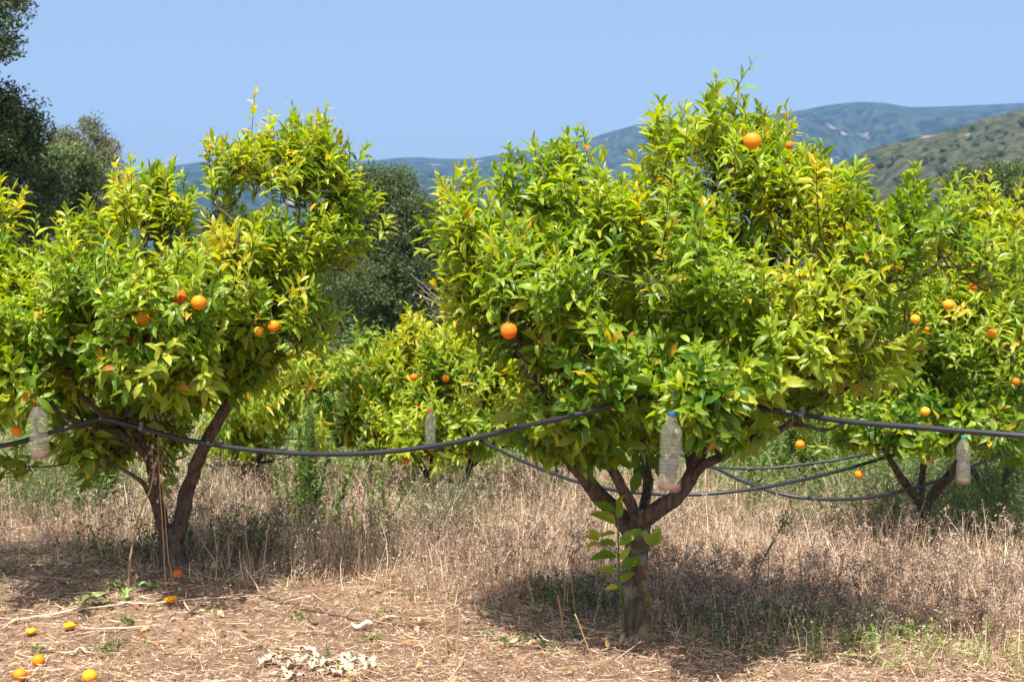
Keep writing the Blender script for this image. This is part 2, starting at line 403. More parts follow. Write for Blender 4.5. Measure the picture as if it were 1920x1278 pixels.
def sample_blobs(blobs, n, rng, inner=.35):
    w = np.array([b[6] if len(b) > 6 else b[3] * b[4] for b in blobs], float); w /= w.sum()
    idx = rng.choice(len(blobs), n, p=w)
    d = nrm(rng.randn(n, 3)); r = inner + (1 - inner) * rng.rand(n) ** .6
    C = np.array([P(b[0], b[1], b[2]) for b in blobs])
    S = np.array([(b[3] / px_m(b[2]), b[5], b[4] / px_m(b[2])) for b in blobs])
    return C[idx] + d * r[:, None] * S[idx], d * (1 / S[idx]) , idx

def shr(b): return [(x[0], x[1] + .045 * px_m(x[2]), x[2], x[3] * .93, x[4] * .86, x[5]) + tuple(x[6:]) for x in b]
def citrus(label, base, limbs, blobs, nsh, seed, group, spires=(), lscale=1., tint=.5, mats=(M_BARK, M_BARK), tpl=TPL_HI, droop=0., sucker=False, wid=.148, keep=(12, 19), name='orange_tree'):
    blobs = shr(blobs); spires = [(a_, b_ + .05 * px_m(c_), c_) for a_, b_, c_ in spires]
    rng = np.random.RandomState(seed)
    bp = P(*base[:3]); bp[2] = float(gz(bp[0], bp[1]))
    root = empty(name, bp, label, 'orange tree', group)
    nodes = []; par = []; wgt = []; nr = []
    def addn(p, pa, w=0): nodes.append(p); par.append(pa); nr.append(w); return len(nodes) - 1
    for li, lb in enumerate(limbs):
        pts = [P(a, b, c) for a, b, c, r in lb]; rad = [r for *_, r in lb]
        if li == 0: pts[0] = bp - np.array([0, 0, .06])
        path, rr = smooth_path(pts, rad, .05, .0025, rng)
        if li == 0: rr = rr * (1 + .35 * np.exp(-np.arange(len(rr)) * .05 / .07))
        gg = Geo(); tube(gg, path, rr, 14 if li == 0 else 10, rough=.05, rng=rng)
        gg.build('trunk' if li == 0 else 'limb', mats[0] if li == 0 else mats[1], root)
        if li > 0 or len(limbs) == 1:
            last = -1
            for k, p in enumerate(path): last = addn(p, last, rr[k])
    nlimb = len(nodes)
    tips, _, bi = sample_blobs(blobs, nsh * 3, rng)
    nn = np.array([mnoise.noise(Vector(t_ * 3.1 + seed * .37)) + .5 * mnoise.noise(Vector(t_ * 7. + seed)) for t_ in tips])
    tips = tips[np.argsort(-(nn + .28 * rng.randn(len(tips))))[:int(nsh * 1.45)]]; tips = tips[rng.permutation(len(tips))[:nsh]]
    sp = []
    for s_ in spires:
        q_ = P(*s_[:3]); sp.append(q_ - (0, 0, .05))
        for _ in range(5): sp.append(q_ + rng.randn(3) * .045 - (0, 0, rng.uniform(.08, .26)))
    tips = np.concatenate([tips, np.array(sp).reshape(-1, 3)]); nT = len(tips); nsp = len(sp)
    cen = np.array([P(b[0], b[1], b[2]) for b in blobs]).mean(0)
    LN = np.array(nodes)
    dl = np.sqrt(((tips[:, None] - LN[None]) ** 2).sum(-1)).min(1)
    order = np.argsort(dl)
    arr = np.zeros((nlimb + nT * 30, 3)); arr[:nlimb] = LN; cnt = nlimb
    dist0 = np.zeros(len(arr)); 
    chains = []; shoot_dir = np.zeros((nT, 3))
    for ti in order:
        p = tips[ti]
        dv = p - arr[:cnt]; dd = np.sqrt((dv ** 2).sum(1))
        outw = nrm(p - cen)
        cost = dd * (1 + .25 * (dv @ np.array([0, 0, -1.]) / (dd + 1e-6))) + .18 * dist0[:cnt]
        a = int(np.argmin(cost)); q = arr[a]; ln = dd[a]
        k = max(2, int(ln / .06)); k = min(k, 28)
        mid = (q + p) / 2 + np.array([0, 0, -.12]) * ln + rng.randn(3) * .05 * ln
        ids = [a]
        pa = a
        for s in range(1, k + 1):
            t = s / k; c = (1 - t) ** 2 * q + 2 * t * (1 - t) * mid + t * t * p
            arr[cnt] = c; dist0[cnt] = dist0[a] + ln * t; par.append(pa); nr.append(0); pa = cnt; ids.append(cnt); cnt += 1
        chains.append(ids)
        shoot_dir[ti] = nrm(p - mid)
    # pipe model
    w = np.zeros(cnt)
    for ids in chains: w[ids[-1]] += 1
    for k in range(cnt - 1, nlimb - 1, -1): w[par[k]] += w[k]
    rad = .0021 * np.sqrt(np.maximum(w, 1)) ** .95 * max(.8, lscale)
    gb = Geo()
    for ids in chains:
        r = rad[ids].copy(); r[0] = min(r[0], r[1] * 1.1)
        tube(gb, arr[ids], r, 5 if r[0] > .005 else 4, cap=False)
    # shoots
    up = np.array([0, 0, 1.])
    outward = nrm(tips - cen)
    SD = nrm(.95 * up + .55 * outward + .35 * shoot_dir + .35 * rng.randn(nT, 3))
    isp = np.zeros(nT, bool); isp[nsh:] = True
    SD[isp] = nrm(up + .25 * rng.randn(isp.sum(), 3))
    SL = rng.uniform(.10, .23, nT) * lscale; SL[isp] *= .9; lg = rng.rand(nT) < .07; SL[lg] *= 1.7
    nl = rng.randint(keep[0], keep[1], nT); nl[isp] += 1
    rep = np.repeat(np.arange(nT), nl); pos = np.concatenate([np.linspace(.0, 1, k) for k in nl])
    kk = np.concatenate([np.arange(k) for k in nl])
    s = SD[rep]; e1 = nrm(np.cross(s, np.array([.3, .1, 1.]) + .01)); e2 = np.cross(s, e1)
    ph = kk * 2.4 + rng.rand(nT)[rep] * 6.28 + rng.randn(len(rep)) * .3
    rv = e1 * np.cos(ph)[:, None] + e2 * np.sin(ph)[:, None]
    th = np.radians(np.interp(pos, [0, .6, 1], [66, 42, 15]) + rng.randn(len(rep)) * 12)
    D = s * np.cos(th)[:, None] + rv * np.sin(th)[:, None]
    low = np.clip((cen[2] + .1 - tips[rep, 2]) / .6, 0, 1)
    D = nrm(D - up * (.02 + .35 * (1 - pos) * rng.rand(len(rep)) + .5 * low + droop)[:, None])
    Nn = nrm(s * np.sin(th)[:, None] - rv * np.cos(th)[:, None] + .3 * up + .35 * rng.randn(len(rep), 3))
    B = tips[rep] + s * (SL[rep] * pos)[:, None] + D * .008
    # shoot stems
    for ti in range(nT):
        tube(gb, [tips[ti] - SD[ti] * .01, tips[ti] + SD[ti] * SL[ti] * .5, tips[ti] + SD[ti] * SL[ti]], [.0024 * lscale, .002 * lscale, .0012], 4, cap=False)
    Ln = rng.choice([.07, .088, .1, .115], len(rep), p=[.3, .35, .25, .1]) * rng.uniform(.85, 1.1, len(rep)) * lscale * np.interp(pos, [0, .7, 1], [1., 1., .62]) * (1 + .2 * low)
    W = Ln * rng.uniform(wid * .82, wid * 1.15, len(rep)) * (1 + .25 * low)
    # tint: per shoot (age, vigour), per leaf; young growth up high is lime, a few leaves have yellowed
    hi = np.clip((tips[:, 2] - cen[2]) / 1.0, -1, 1)
    big = np.array([mnoise.noise(Vector(t * 1.8 + seed)) for t in tips])
    ts = tint + .10 * hi + .22 * big + .10 * rng.randn(nT)
    ts += .10
    yel = rng.rand(nT) < .05
    ts[yel] += .2
    tl = ts[rep] - .03 + .07 * rng.randn(len(rep)) - .04 * low  # low leaves slightly darker, crown shade worked into their tint
    old = rng.rand(len(rep)) < .02; tl[old] = rng.uniform(.85, 1, old.sum())
    tl = np.clip(tl, .0, 1); cm = tl > .9; tl[cm & ~old] = .9
    Cc = pal(tl, CITRUS) * 1.03 * (1 + .12 * rng.randn(len(tl), 1)).clip(.6, 1.4)
    # keep sight lines to the fruit free
    ok = np.ones(len(B), bool); mids = B + D * Ln[:, None] * .5
    for (c, r) in CLEAR:
        v = c - CAM; dist = np.linalg.norm(v); v = v / dist
        m = mids - CAM; al = m @ v; pe = np.linalg.norm(m - al[:, None] * v, axis=1)
        ok &= ~((al < dist + r * .6) & (al > dist - 1.6) & (pe < r))
    curl = rng.uniform(.1, 1.7, len(rep)) * np.where(rng.rand(len(rep)) < .12, -.5, 1); fold = rng.uniform(.2, .95, len(rep))
    gl = Geo(); leaves(gl, B[ok], D[ok], Nn[ok], Ln[ok], W[ok], curl[ok], fold[ok], Cc[ok], tpl)
    gl.build('crown', M_LEAF, root)
    gb.build('branchwork', M_TWIG, root)
    return root, arr[:cnt]

# fruit positions: px, py, distance, diameter, material, label
FR = [
 (270, 596, 6.85, .075, M_OR, 'bright orange hanging lowest left of the three large fruit in the left tree'),
 (373, 567, 6.85, .074, M_OR, 'round orange at the right end of the large trio in the left tree'),
 (336, 556, 6.95, .076, M_ORR, 'deep orange fruit half hidden behind leaves in the middle of the large trio'),
 (243, 632, 7.15, .062, M_ORR, 'small reddish orange under the brightest fruit of the left tree'),
 (279, 636, 7.2, .064, M_ORB, 'shaded orange under the bright fruit in the left tree, its shade painted as dark brown peel'),
 (513, 611, 7.2, .062, M_OR, 'orange partly behind a leaf on the right side of the left tree'),
 (485, 621, 7.25, .05, M_ORY, 'pale yellowish orange touching its neighbour on the right of the left tree'),
 (26, 630, 7.3, .05, M_ORR, 'small reddish orange at the left edge of the photo, high in foliage'),
 (31, 807, 7.0, .055, M_OR, 'orange crossed by twigs beside the leftmost plastic bottle'),
 (440, 432, 7.7, .042, M_ORY, 'small pale orange high in the middle of the left tree'),
 (954, 620, 6.05, .072, M_ORR, 'red and yellow orange on the left flank of the large front tree'),
 (1410, 264, 6.3, .078, M_OR, 'large orange near the very top of the front tree'),
 (1479, 272, 6.6, .04, M_ORR, 'small reddish fruit just right of the topmost orange'),
 (1826, 537, 9.7, .062, M_ORR, 'small red orange below drooping leaves at the upper right'),
 (1778, 571, 9.9, .075, M_ORY, 'yellow orange crossed by a dark leaf in the right tree'),
 (1716, 598, 10., .07, M_ORY, 'yellow orange left of the one crossed by a leaf, right tree'),
 (1738, 617, 10.1, .036, M_ORR, 'tiny red fruit below the yellow oranges in the right tree'),
 (1648, 642, 10.2, .068, M_ORY, 'pale yellow orange at the left side of the right tree'),
 (1860, 625, 10., .066, M_OR, 'orange at the right of the right tree, level with the pale ones'),
 (1905, 715, 10., .056, M_ORR, 'red orange close to the right edge of the photo'),
 (1735, 771, 9.8, .066, M_ORY, 'yellow orange just above the thick front pipe on the right'),
 (1611, 889, 10.4, .068, M_OR, 'orange hanging below the thin pipe left of the right trunk'),
 (1500, 833, 10.6, .070, M_OR, 'orange hanging under the long bare limb right of the front trunk'),
 (1545, 766, 10.5, .05, M_ORY, 'small pale orange just above the pipe clip'),
 (1603, 829, 10.8, .05, M_OR, 'small orange among leaves between the two right hand pipes'),
 (1741, 861, 10.6, .04, M_ORR, 'tiny red orange left of the teal capped bottle'),
 (759, 863, 11.3, .07, M_OR, 'orange hanging just under the pipe at the middle tree'),
 (776, 707, 11.2, .062, M_ORR, 'reddish orange above the red capped bottle, left one'),
 (836, 709, 11.2, .058, M_OR, 'orange above and right of the red capped bottle'),
 (799, 858, 11.5, .045, M_ORR, 'small orange right beneath the red capped bottle'),
]
BOT = [(1255, 921, 5.75, .125, M_CAPB, 'large dusty bottle with blue cap hanging in the front tree', .32, .046),
       (76, 860, 6.75, .1, None, 'clouded bottle without cap hanging in the left tree', .27, .044),
       (807, 843, 10.6, .07, M_CAPR, 'clear bottle with red cap hanging in the middle tree', .30, .043),
       (1806, 906, 9.0, .085, M_CAPG, 'ribbed bottle with teal cap hanging in the right tree', .30, .045)]
for (a, b, d, di, *_ ) in FR: CLEAR.append((P(a, b, d), di * .52))
for (a, b, d, w_, c_, l_, h, r) in BOT:
    for t in (.12, .35, .6, .85): CLEAR.append((P(a, b, d) + np.array([0, 0, h * t]), r * 1.25))

for px_ in range(1030, 1215, 12): CLEAR.append((P(px_, np.interp(px_, [1010, 1100, 1210], [793, 772, 745]), 6.2), .028 if (px_ // 48) % 3 else .012))
for px_ in range(1400, 1520, 12): CLEAR.append((P(px_, np.interp(px_, [1390, 1440, 1504], [760, 767, 777]), 6.2), .03))
# --- front tree (centre right)
D = 7.0
MAINL = [
 [(1197, 1190, 7.0, .068), (1195, 1110, 7.0, .062), (1192, 1050, 7.0, .058), (1197, 1000, 7.0, .062), (1200, 965, 7.0, .05)],
 [(1190, 1010, 7.0, .045), (1160, 965, 7.0, .046), (1120, 925, 6.98, .042), (1090, 885, 6.95, .038), (1065, 850, 6.9, .034), (1035, 780, 6.8, .028), (990, 690, 6.7, .02), (940, 560, 6.7, .014), (890, 480, 6.7, .009)],
 [(1196, 985, 6.97, .032), (1180, 940, 6.93, .03), (1160, 900, 6.9, .027), (1130, 850, 6.9, .024), (1105, 780, 7.0, .02), (1080, 650, 7.1, .016), (1040, 500, 7.2, .012), (1035, 380, 7.2, .008)],
 [(1190, 992, 6.98, .044), (1225, 960, 6.93, .044), (1262, 935, 6.9, .042), (1292, 900, 6.9, .038), (1312, 855, 6.9, .032), (1340, 780, 6.95, .026), (1370, 680, 7.0, .02), (1420, 560, 7.0, .015), (1470, 430, 7.0, .01)],
 [(1285, 905, 6.9, .026), (1320, 872, 6.85, .024), (1375, 848, 6.75, .021), (1430, 822, 6.7, .019), (1475, 800, 6.65, .017), (1500, 778, 6.65, .012), (1560, 740, 6.7, .009)],
 [(1488, 794, 6.66, .011), (1520, 800, 6.65, .0095), (1545, 808, 6.65, .008), (1575, 798, 6.65, .006), (1620, 780, 6.65, .004)],
 [(1298, 893, 6.95, .028), (1292, 820, 7.0, .025), (1285, 700, 7.1, .021), (1310, 540, 7.1, .016), (1335, 380, 7.05, .011), (1345, 260, 7.05, .006)],
 [(1365, 700, 7., .017), (1450, 630, 6.9, .014), (1540, 575, 6.8, .011), (1640, 530, 6.6, .009), (1715, 522, 6.5, .006), (1790, 470, 6.5, .004)],
 [(1200, 985, 7.05, .03), (1215, 900, 7.25, .026), (1200, 780, 7.5, .02), (1220, 620, 7.7, .014), (1200, 500, 7.8, .008)],
]
MAINB = [(1230, 560, 7.0, 260, 190, 1.15), (1010, 560, 6.9, 150, 130, .8), (935, 480, 6.8, 95, 80, .55), (890, 440, 6.7, 60, 55, .35), (1030, 370, 7.1, 75, 70, .4), (1130, 430, 7.0, 100, 80, .6),
         (1330, 300, 7.0, 110, 90, .5), (1440, 330, 7.0, 80, 80, .5), (1500, 400, 6.9, 110, 95, .6), (1610, 500, 6.7, 100, 80, .55), (1715, 430, 6.6, 65, 55, .35), (1785, 480, 6.5, 45, 45, .3),
         (1440, 600, 6.8, 200, 130, .9), (1130, 720, 6.8, 150, 80, .7), (1080, 800, 6.7, 85, 45, .4), (1320, 700, 6.5, 150, 70, .6), (1310, 770, 5.95, 55, 28, .12, 4500), (1050, 810, 6.7, 35, 35, .3), (1360, 800, 6.6, 60, 30, .3), (1120, 835, 6.8, 50, 22, .25), (1560, 660, 6.8, 100, 80, .5),
         (1210, 800, 7.3, 70, 40, .35), (1420, 740, 6.9, 110, 45, .5), (890, 560, 6.8, 45, 45, .3), (1260, 430, 7.1, 130, 90, .7)]
MSP = [(1345, 185, 7.), (1330, 215, 6.9), (1380, 225, 7.), (1218, 222, 6.9), (1270, 225, 6.8), (1240, 270, 7), (1445, 225, 7), (1430, 260, 7.1), (1055, 262, 7.1), (1000, 300, 7), (960, 295, 7), (1110, 300, 6.9), (1035, 290, 7.1),
       (860, 345, 6.7), (905, 370, 6.7), (1490, 300, 6.9), (1560, 310, 6.8), (1590, 320, 6.8), (1535, 330, 6.9), (1710, 355, 6.6), (1735, 350, 6.6), (1660, 390, 6.7), (1800, 385, 6.5), (1840, 430, 6.5), (1185, 330, 6.9), (1150, 360, 6.8), (1610, 350, 6.8)]
root_main, _ = citrus('largest orange tree in the foreground, forked above a trunk with mustard lichen', (1197, 1190, 7.0), MAINL, MAINB, 1750, 5, 'orange trees in rows', MSP, .98, .47, (M_BARKL, M_BARK))

# --- left front tree
LEFTL = [
 [(325, 1062, 7.8, .068), (324, 1030, 7.8, .062), (322, 1005, 7.8, .064), (322, 985, 7.8, .05)],
 [(316, 1015, 7.8, .036), (300, 960, 7.78, .036), (290, 905, 7.75, .034), (282, 860, 7.7, .033), (262, 820, 7.65, .03), (240, 770, 7.6, .022), (225, 700, 7.6, .018), (230, 600, 7.6, .014), (270, 480, 7.6, .01), (285, 390, 7.6, .006)],
 [(330, 1020, 7.8, .042), (345, 950, 7.8, .043), (362, 890, 7.8, .039), (385, 830, 7.75, .035), (430, 750, 7.7, .029), (475, 670, 7.7, .024), (510, 580, 7.7, .018), (545, 470, 7.7, .013), (565, 350, 7.7, .007)],
 [(280, 858, 7.7, .024), (250, 830, 7.6, .022), (215, 808, 7.5, .019), (165, 802, 7.4, .017), (110, 770, 7.3, .013), (40, 720, 7.3, .009), (-30, 680, 7.3, .006)],
 [(268, 835, 7.7, .018), (240, 800, 7.55, .016), (190, 775, 7.4, .013), (120, 700, 7.4, .011), (80, 600, 7.4, .008)],
 [(285, 880, 7.75, .024), (300, 790, 7.9, .021), (320, 680, 8.0, .017), (350, 560, 8., .013), (380, 450, 8., .008)],
 [(430, 750, 7.7, .018), (450, 640, 7.5, .015), (440, 520, 7.4, .011), (450, 420, 7.4, .007)],
 [(310, 985, 7.7, .02), (285, 935, 7.6, .017), (262, 900, 7.5, .012), (215, 870, 7.4, .007)],
]
LEFTB = [(340, 565, 7.6, 190, 115, .95), (200, 550, 7.5, 120, 80, .7), (85, 620, 7.4, 120, 80, .7), (285, 400, 7.6, 75, 70, .45), (155, 495, 7.5, 50, 40, .3), (565, 320, 7.7, 65, 75, .35), (630, 400, 7.7, 45, 50, .3),
         (480, 470, 7.7, 70, 60, .5), (600, 460, 7.7, 70, 60, .4), (500, 560, 7.6, 100, 90, .6), (300, 680, 7.5, 170, 80, .8), (70, 720, 7.3, 120, 55, .5), (430, 680, 7.8, 90, 70, .5), (280, 790, 7.9, 90, 50, .4, 4200), (190, 830, 7.6, 60, 25, .3),
         (560, 620, 7.6, 40, 50, .3), (10, 530, 7.5, 50, 55, .4), (470, 310, 7.7, 40, 30, .25, 900), (300, 860, 7.9, 40, 40, .25, 1500), (30, 860, 7.3, 60, 15, .3, 500), (1, 640, 7.4, 50, 80, .5)]
LSP = [(290, 315, 7.6), (275, 340, 7.6), (310, 350, 7.6), (425, 275, 7.7), (410, 270, 7.6), (570, 225, 7.7), (600, 240, 7.7), (540, 245, 7.7), (495, 255, 7.7), (640, 270, 7.7), (655, 300, 7.7), (680, 360, 7.7), (150, 415, 7.5), (125, 435, 7.5), (190, 415, 7.5), (60, 475, 7.5), (100, 470, 7.5), (450, 290, 7.7), (240, 370, 7.6)]
root_left, _ = citrus('left foreground orange tree whose dark trunk forks into a low V', (325, 1062, 7.8), LEFTL, LEFTB, 1500, 17, 'orange trees in rows', LSP, .95, .51)

# --- tree beyond the left frame edge
citrus('orange tree cut off by the left edge of the photo', (-230, 1040, 7.9), [
 [(-230, 1040, 7.9, .06), (-228, 960, 7.9, .055)], [(-230, 985, 7.9, .04), (-190, 880, 7.9, .032), (-150, 760, 7.9, .024), (-110, 600, 7.9, .015), (-80, 460, 7.9, .008)],
 [(-230, 985, 7.9, .04), (-280, 880, 7.9, .032), (-330, 740, 7.9, .022), (-350, 560, 7.9, .012)]],
 [(-140, 560, 7.8, 130, 160, .9), (-60, 440, 7.8, 60, 70, .4), (-330, 600, 7.9, 150, 150, .9), (-90, 740, 7.8, 80, 80, .6)], 260, 23, 'orange trees in rows', [(0, 350, 7.6), (-15, 400, 7.6)], 1.1, .55, tpl=TPL_MD)

# --- right tree
citrus('orange tree at the right with a forked brown trunk left of the teal capped bottle', (1728, 1040, 11.0), [
 [(1728, 1040, 11., .06), (1735, 990, 11., .055), (1732, 945, 11., .055)],
 [(1734, 955, 11., .04), (1712, 925, 10.95, .036), (1690, 895, 10.9, .03), (1660, 840, 10.8, .022), (1640, 740, 10.8, .014), (1640, 640, 10.8, .008)],
 [(1728, 960, 11., .045), (1755, 920, 11, .04), (1782, 890, 10.9, .036), (1810, 840, 10.9, .028), (1850, 740, 10.9, .02), (1890, 600, 10.9, .012), (1900, 480, 10.9, .008)],
 [(1722, 940, 11.05, .028), (1730, 880, 11.1, .025), (1740, 780, 11.1, .02), (1770, 640, 11.1, .014), (1820, 480, 11.1, .009)]],
 [(1800, 640, 10.9, 170, 150, .9), (1850, 450, 10.9, 80, 80, .5), (1680, 690, 10.8, 100, 90, .6), (1880, 580, 10.8, 110, 110, .7), (1790, 790, 10.6, 150, 45, .6), (1660, 800, 10.6, 70, 45, .4), (1720, 560, 10.9, 100, 80, .6), (1590, 740, 10.9, 60, 50, .35), (1600, 800, 10.7, 30, 40, .2)],
 800, 31, 'orange trees in rows', [(1850, 370, 10.9), (1880, 390, 10.9), (1820, 390, 10.9)], 1.15, .45, tpl=TPL_MD)

# --- far right tree
citrus('orange tree with dark twin stems at the far right, behind the right tree', (1870, 978, 12.5), [
 [(1870, 978, 12.5, .06), (1872, 930, 12.5, .055)],
 [(1868, 950, 12.5, .04), (1848, 915, 12.5, .036), (1825, 880, 12.5, .028), (1800, 820, 12.5, .02), (1790, 720, 12.6, .012)],
 [(1876, 945, 12.5, .045), (1890, 890, 12.5, .038), (1905, 830, 12.5, .03), (1960, 700, 12.5, .02), (2000, 560, 12.5, .012)]],
 [(1970, 640, 12.5, 150, 130, .9), (1910, 540, 12.6, 70, 80, .5), (1930, 820, 12.3, 100, 50, .6), (1840, 700, 12.8, 80, 80, .5), (2060, 700, 12.5, 120, 120, .8)],
 420, 37, 'orange trees in rows', [(1915, 470, 12.5)], 1.2, .4, tpl=TPL_MD)

# --- middle tree
citrus('small orange tree in the gap between the two foreground trees', (835, 945, 12.0), [
 [(835, 945, 12., .045), (834, 925, 12., .042)],
 [(836, 938, 12., .03), (868, 905, 12., .028), (882, 870, 11.95, .025), (884, 820, 11.9, .02), (900, 740, 11.9, .013), (930, 660, 11.9, .007)],
 [(832, 938, 12., .03), (803, 893, 12., .026), (778, 845, 11.95, .022), (760, 780, 11.9, .015), (765, 680, 11.9, .009)],
 [(806, 898, 12., .02), (815, 820, 12., .016), (830, 720, 12., .011), (820, 640, 12., .006)],
 [(880, 880, 11.95, .012), (910, 855, 11.9, .010), (960, 830, 11.8, .007)]],
 [(780, 690, 11.8, 85, 65, .6), (880, 690, 11.8, 100, 70, .7), (715, 760, 11.7, 45, 50, .35), (850, 780, 11.7, 130, 40, .55), (960, 740, 11.8, 70, 70, .4), (695, 790, 11.6, 40, 45, .35, 4500), (765, 825, 11.5, 45, 28, .35, 3500), (870, 825, 11.6, 60, 22, .35, 2500), (930, 640, 11.9, 50, 40, .35), (700, 700, 11.9, 30, 40, .3)],
 820, 41, 'orange trees in rows', [(760, 615, 11.9), (775, 595, 11.9), (800, 625, 11.9), (745, 640, 11.9), (860, 620, 11.9), (890, 610, 11.9)], 1.15, .56, tpl=TPL_MD)

# --- loose narrow leaved tree behind the left one
citrus('loose fruit tree with narrow drooping leaves behind the left orange tree', (452, 935, 11.5), [
 [(452, 935, 11.5, .04), (462, 890, 11.5, .036)],
 [(460, 905, 11.5, .03), (490, 850, 11.5, .027), (512, 790, 11.5, .021), (535, 740, 11.5, .014), (545, 700, 11.5, .008)],
 [(462, 900, 11.5, .02), (450, 820, 11.5, .016), (470, 720, 11.5, .010)]],
 [(560, 690, 11.4, 60, 40, .5), (510, 760, 11.4, 90, 50, .6), (590, 790, 11.3, 40, 40, .35), (450, 720, 11.6, 60, 70, .5), (630, 700, 11.2, 18, 12, .2, 300), (470, 810, 11.4, 60, 35, .5)],
 380, 43, 'fruit trees behind the first row', [(600, 640, 11.3), (645, 672, 11.2), (570, 630, 11.4), (690, 620, 11.4), (672, 650, 11.4)], 1.15, .55, tpl=TPL_MD, droop=.9, wid=.14, name='fruit_tree')

# --- next row further back
for (px, d, seed, lab) in [(1470, 17.5, 51, 'distant orange tree glimpsed under the long bare limb'), (1130, 18.0, 52, 'distant orange tree glimpsed left of the front trunk'), (1655, 16.5, 53, 'distant orange tree between the front and the right tree'), (250, 16.5, 54, 'distant orange tree hidden behind the left tree'), (2000, 17, 55, 'distant orange tree behind the right edge')]:
    yb = 560 + 1.75 * F / d
    s = F / d
    citrus(lab, (px, yb, d), [[(px, yb, d, .06), (px + 4, yb - .35 * s, d, .05)], [(px + 2, yb - .3 * s, d, .035), (px - .3 * s, yb - .8 * s, d, .025), (px - .5 * s, yb - 1.5 * s, d, .01)], [(px + 2, yb - .3 * s, d, .035), (px + .35 * s, yb - .8 * s, d, .025), (px + .5 * s, yb - 1.5 * s, d, .01)]],
           [(px, yb - 1.2 * s, d, .8 * s, .6 * s, .8), (px - .5 * s, yb - .85 * s, d, .5 * s, .35 * s, .5), (px + .6 * s, yb - .9 * s, d, .45 * s, .35 * s, .5)], 240, seed, 'orange trees of the far row', (), 1.5, .42, tpl=TPL_LO, keep=(8, 12))

# sucker shoot with broad leaves on the front trunk
def sucker():
    rng = np.random.RandomState(3)
    g1 = Geo(); pts = [P(1172, 1150, 6.93), P(1163, 1110, 6.86), P(1160, 1050, 6.82), P(1159, 1000, 6.8), P(1157, 955, 6.8)]
    pa, r = smooth_path(pts, [.007, .006, .005, .004, .003], .03); tube(g1, pa, r, 6)
    g2 = Geo()
    spec = [(1161, 1100, 1150, 1100, 35), (1160, 1095, 1185, 1068, 50), (1160, 1075, 1130, 1060, 50), (1160, 1068, 1210, 1035, 66), (1160, 1050, 1178, 1030, 40), (1160, 1045, 1104, 1028, 70), (1159, 1025, 1195, 990, 66), (1159, 1022, 1125, 1010, 50), (1158, 1010, 1200, 1000, 50), (1158, 985, 1120, 955, 72), (1158, 975, 1165, 940, 50), (1158, 1000, 1105, 1000, 40), (1157, 960, 1125, 942, 60), (1157, 955, 1163, 925, 40), (1125, 1015, 1090, 998, 42), (1125, 1015, 1108, 980, 40), (1125, 1016, 1095, 1022, 34)]
    for (x0, y0, x1, y1, l) in spec:
        a = P(x0, y0, 6.8); b = P(x1, y1, 6.8 - rng.uniform(-.03, .06)); dd = b - a; Lm = .82 * l / px_m(6.8)
        n = nrm(np.array([rng.uniform(-.8, .8), -.6, rng.uniform(.3, 1.)]))
        leaves(g2, [a + nrm(dd) * .008], [dd], [n], Lm, Lm * .21, rng.uniform(.4, 1.2), rng.uniform(.3, .8), pal(np.array([rng.uniform(.3, .75)]), CITRUS))
    tw = [P(1188, 1040, 6.88), P(1210, 1028, 6.8), P(1222, 1022, 6.78)]; tube(g1, tw, [.004, .003, .002], 5)
    for (x1, y1, l) in [(1206, 990, 34), (1240, 985, 40), (1250, 998, 30), (1232, 1005, 30)]:
        a = P(1221, 1022, 6.78); b = P(x1, y1, 6.76); leaves(g2, [a], [b - a], [nrm(np.array([.2, -.8, .5]))], l / 392, l / 392 * .26, .3, .2, pal(np.array([rng.uniform(.3, .7)]), CITRUS))
    tube(g1, [P(1160, 1040, 6.82), P(1140, 1025, 6.8), P(1122, 1014, 6.79)], [.003, .0025, .002], 5)
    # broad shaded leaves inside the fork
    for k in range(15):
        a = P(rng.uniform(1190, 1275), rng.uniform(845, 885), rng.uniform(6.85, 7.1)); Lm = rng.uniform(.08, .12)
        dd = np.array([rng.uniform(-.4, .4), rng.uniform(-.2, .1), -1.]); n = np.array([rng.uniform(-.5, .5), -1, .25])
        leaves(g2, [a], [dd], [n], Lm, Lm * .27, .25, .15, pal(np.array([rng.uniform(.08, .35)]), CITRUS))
    o = g1.build('sucker_shoot', mat_plain('green_stem', (.09, .17, .02), .5), root_main)
    V = g2.v; off = 0
    for v, c, q, t in zip(g2.v, g2.c, g2.q, g2.t):
        gg = Geo(); gg.add(v, q - off, t - off, c); off += len(v)
        l = gg.build('shoot_leaf', M_LEAF, root_main); l.parent = o
sucker()
bpy.context.view_layer.update()

# bare dead twigs on the left flank of the front tree
g = Geo(); rng = np.random.RandomState(8)
mainp, r0 = smooth_path([P(905, 622, 6.8), P(880, 608, 6.8), P(855, 590, 6.8), P(835, 575, 6.75)], [.005, .0045, .0035, .002], .04); tube(g, mainp, r0, 5)
for k in range(16):
    i0 = rng.randint(1, len(mainp)); a = mainp[i0]; d = np.array([-1, rng.uniform(-.3, .3), rng.uniform(-.3, 1.1)]); l = rng.uniform(.05, .16)
    b = a + nrm(d) * l; c = b + nrm(d + rng.randn(3) * .6) * l * .6
    tube(g, [a, (a + b) / 2 + rng.randn(3) * .005, b, c], [.0022, .002, .0016, .0008], 4)
g.build('dead_twig', M_DEADTW, root_main)
for (x0, y0, x1, y1, d) in [(1560, 470, 1600, 455, 6.5), (1570, 470, 1590, 440, 6.5)]:
    g = Geo(); tube(g, [P(x0, y0, d), P((x0 + x1) / 2, (y0 + y1) / 2 + 3, d), P(x1, y1, d)], [.004, .003, .0015], 5); g.build('dead_twig', M_DEADTW, root_main)

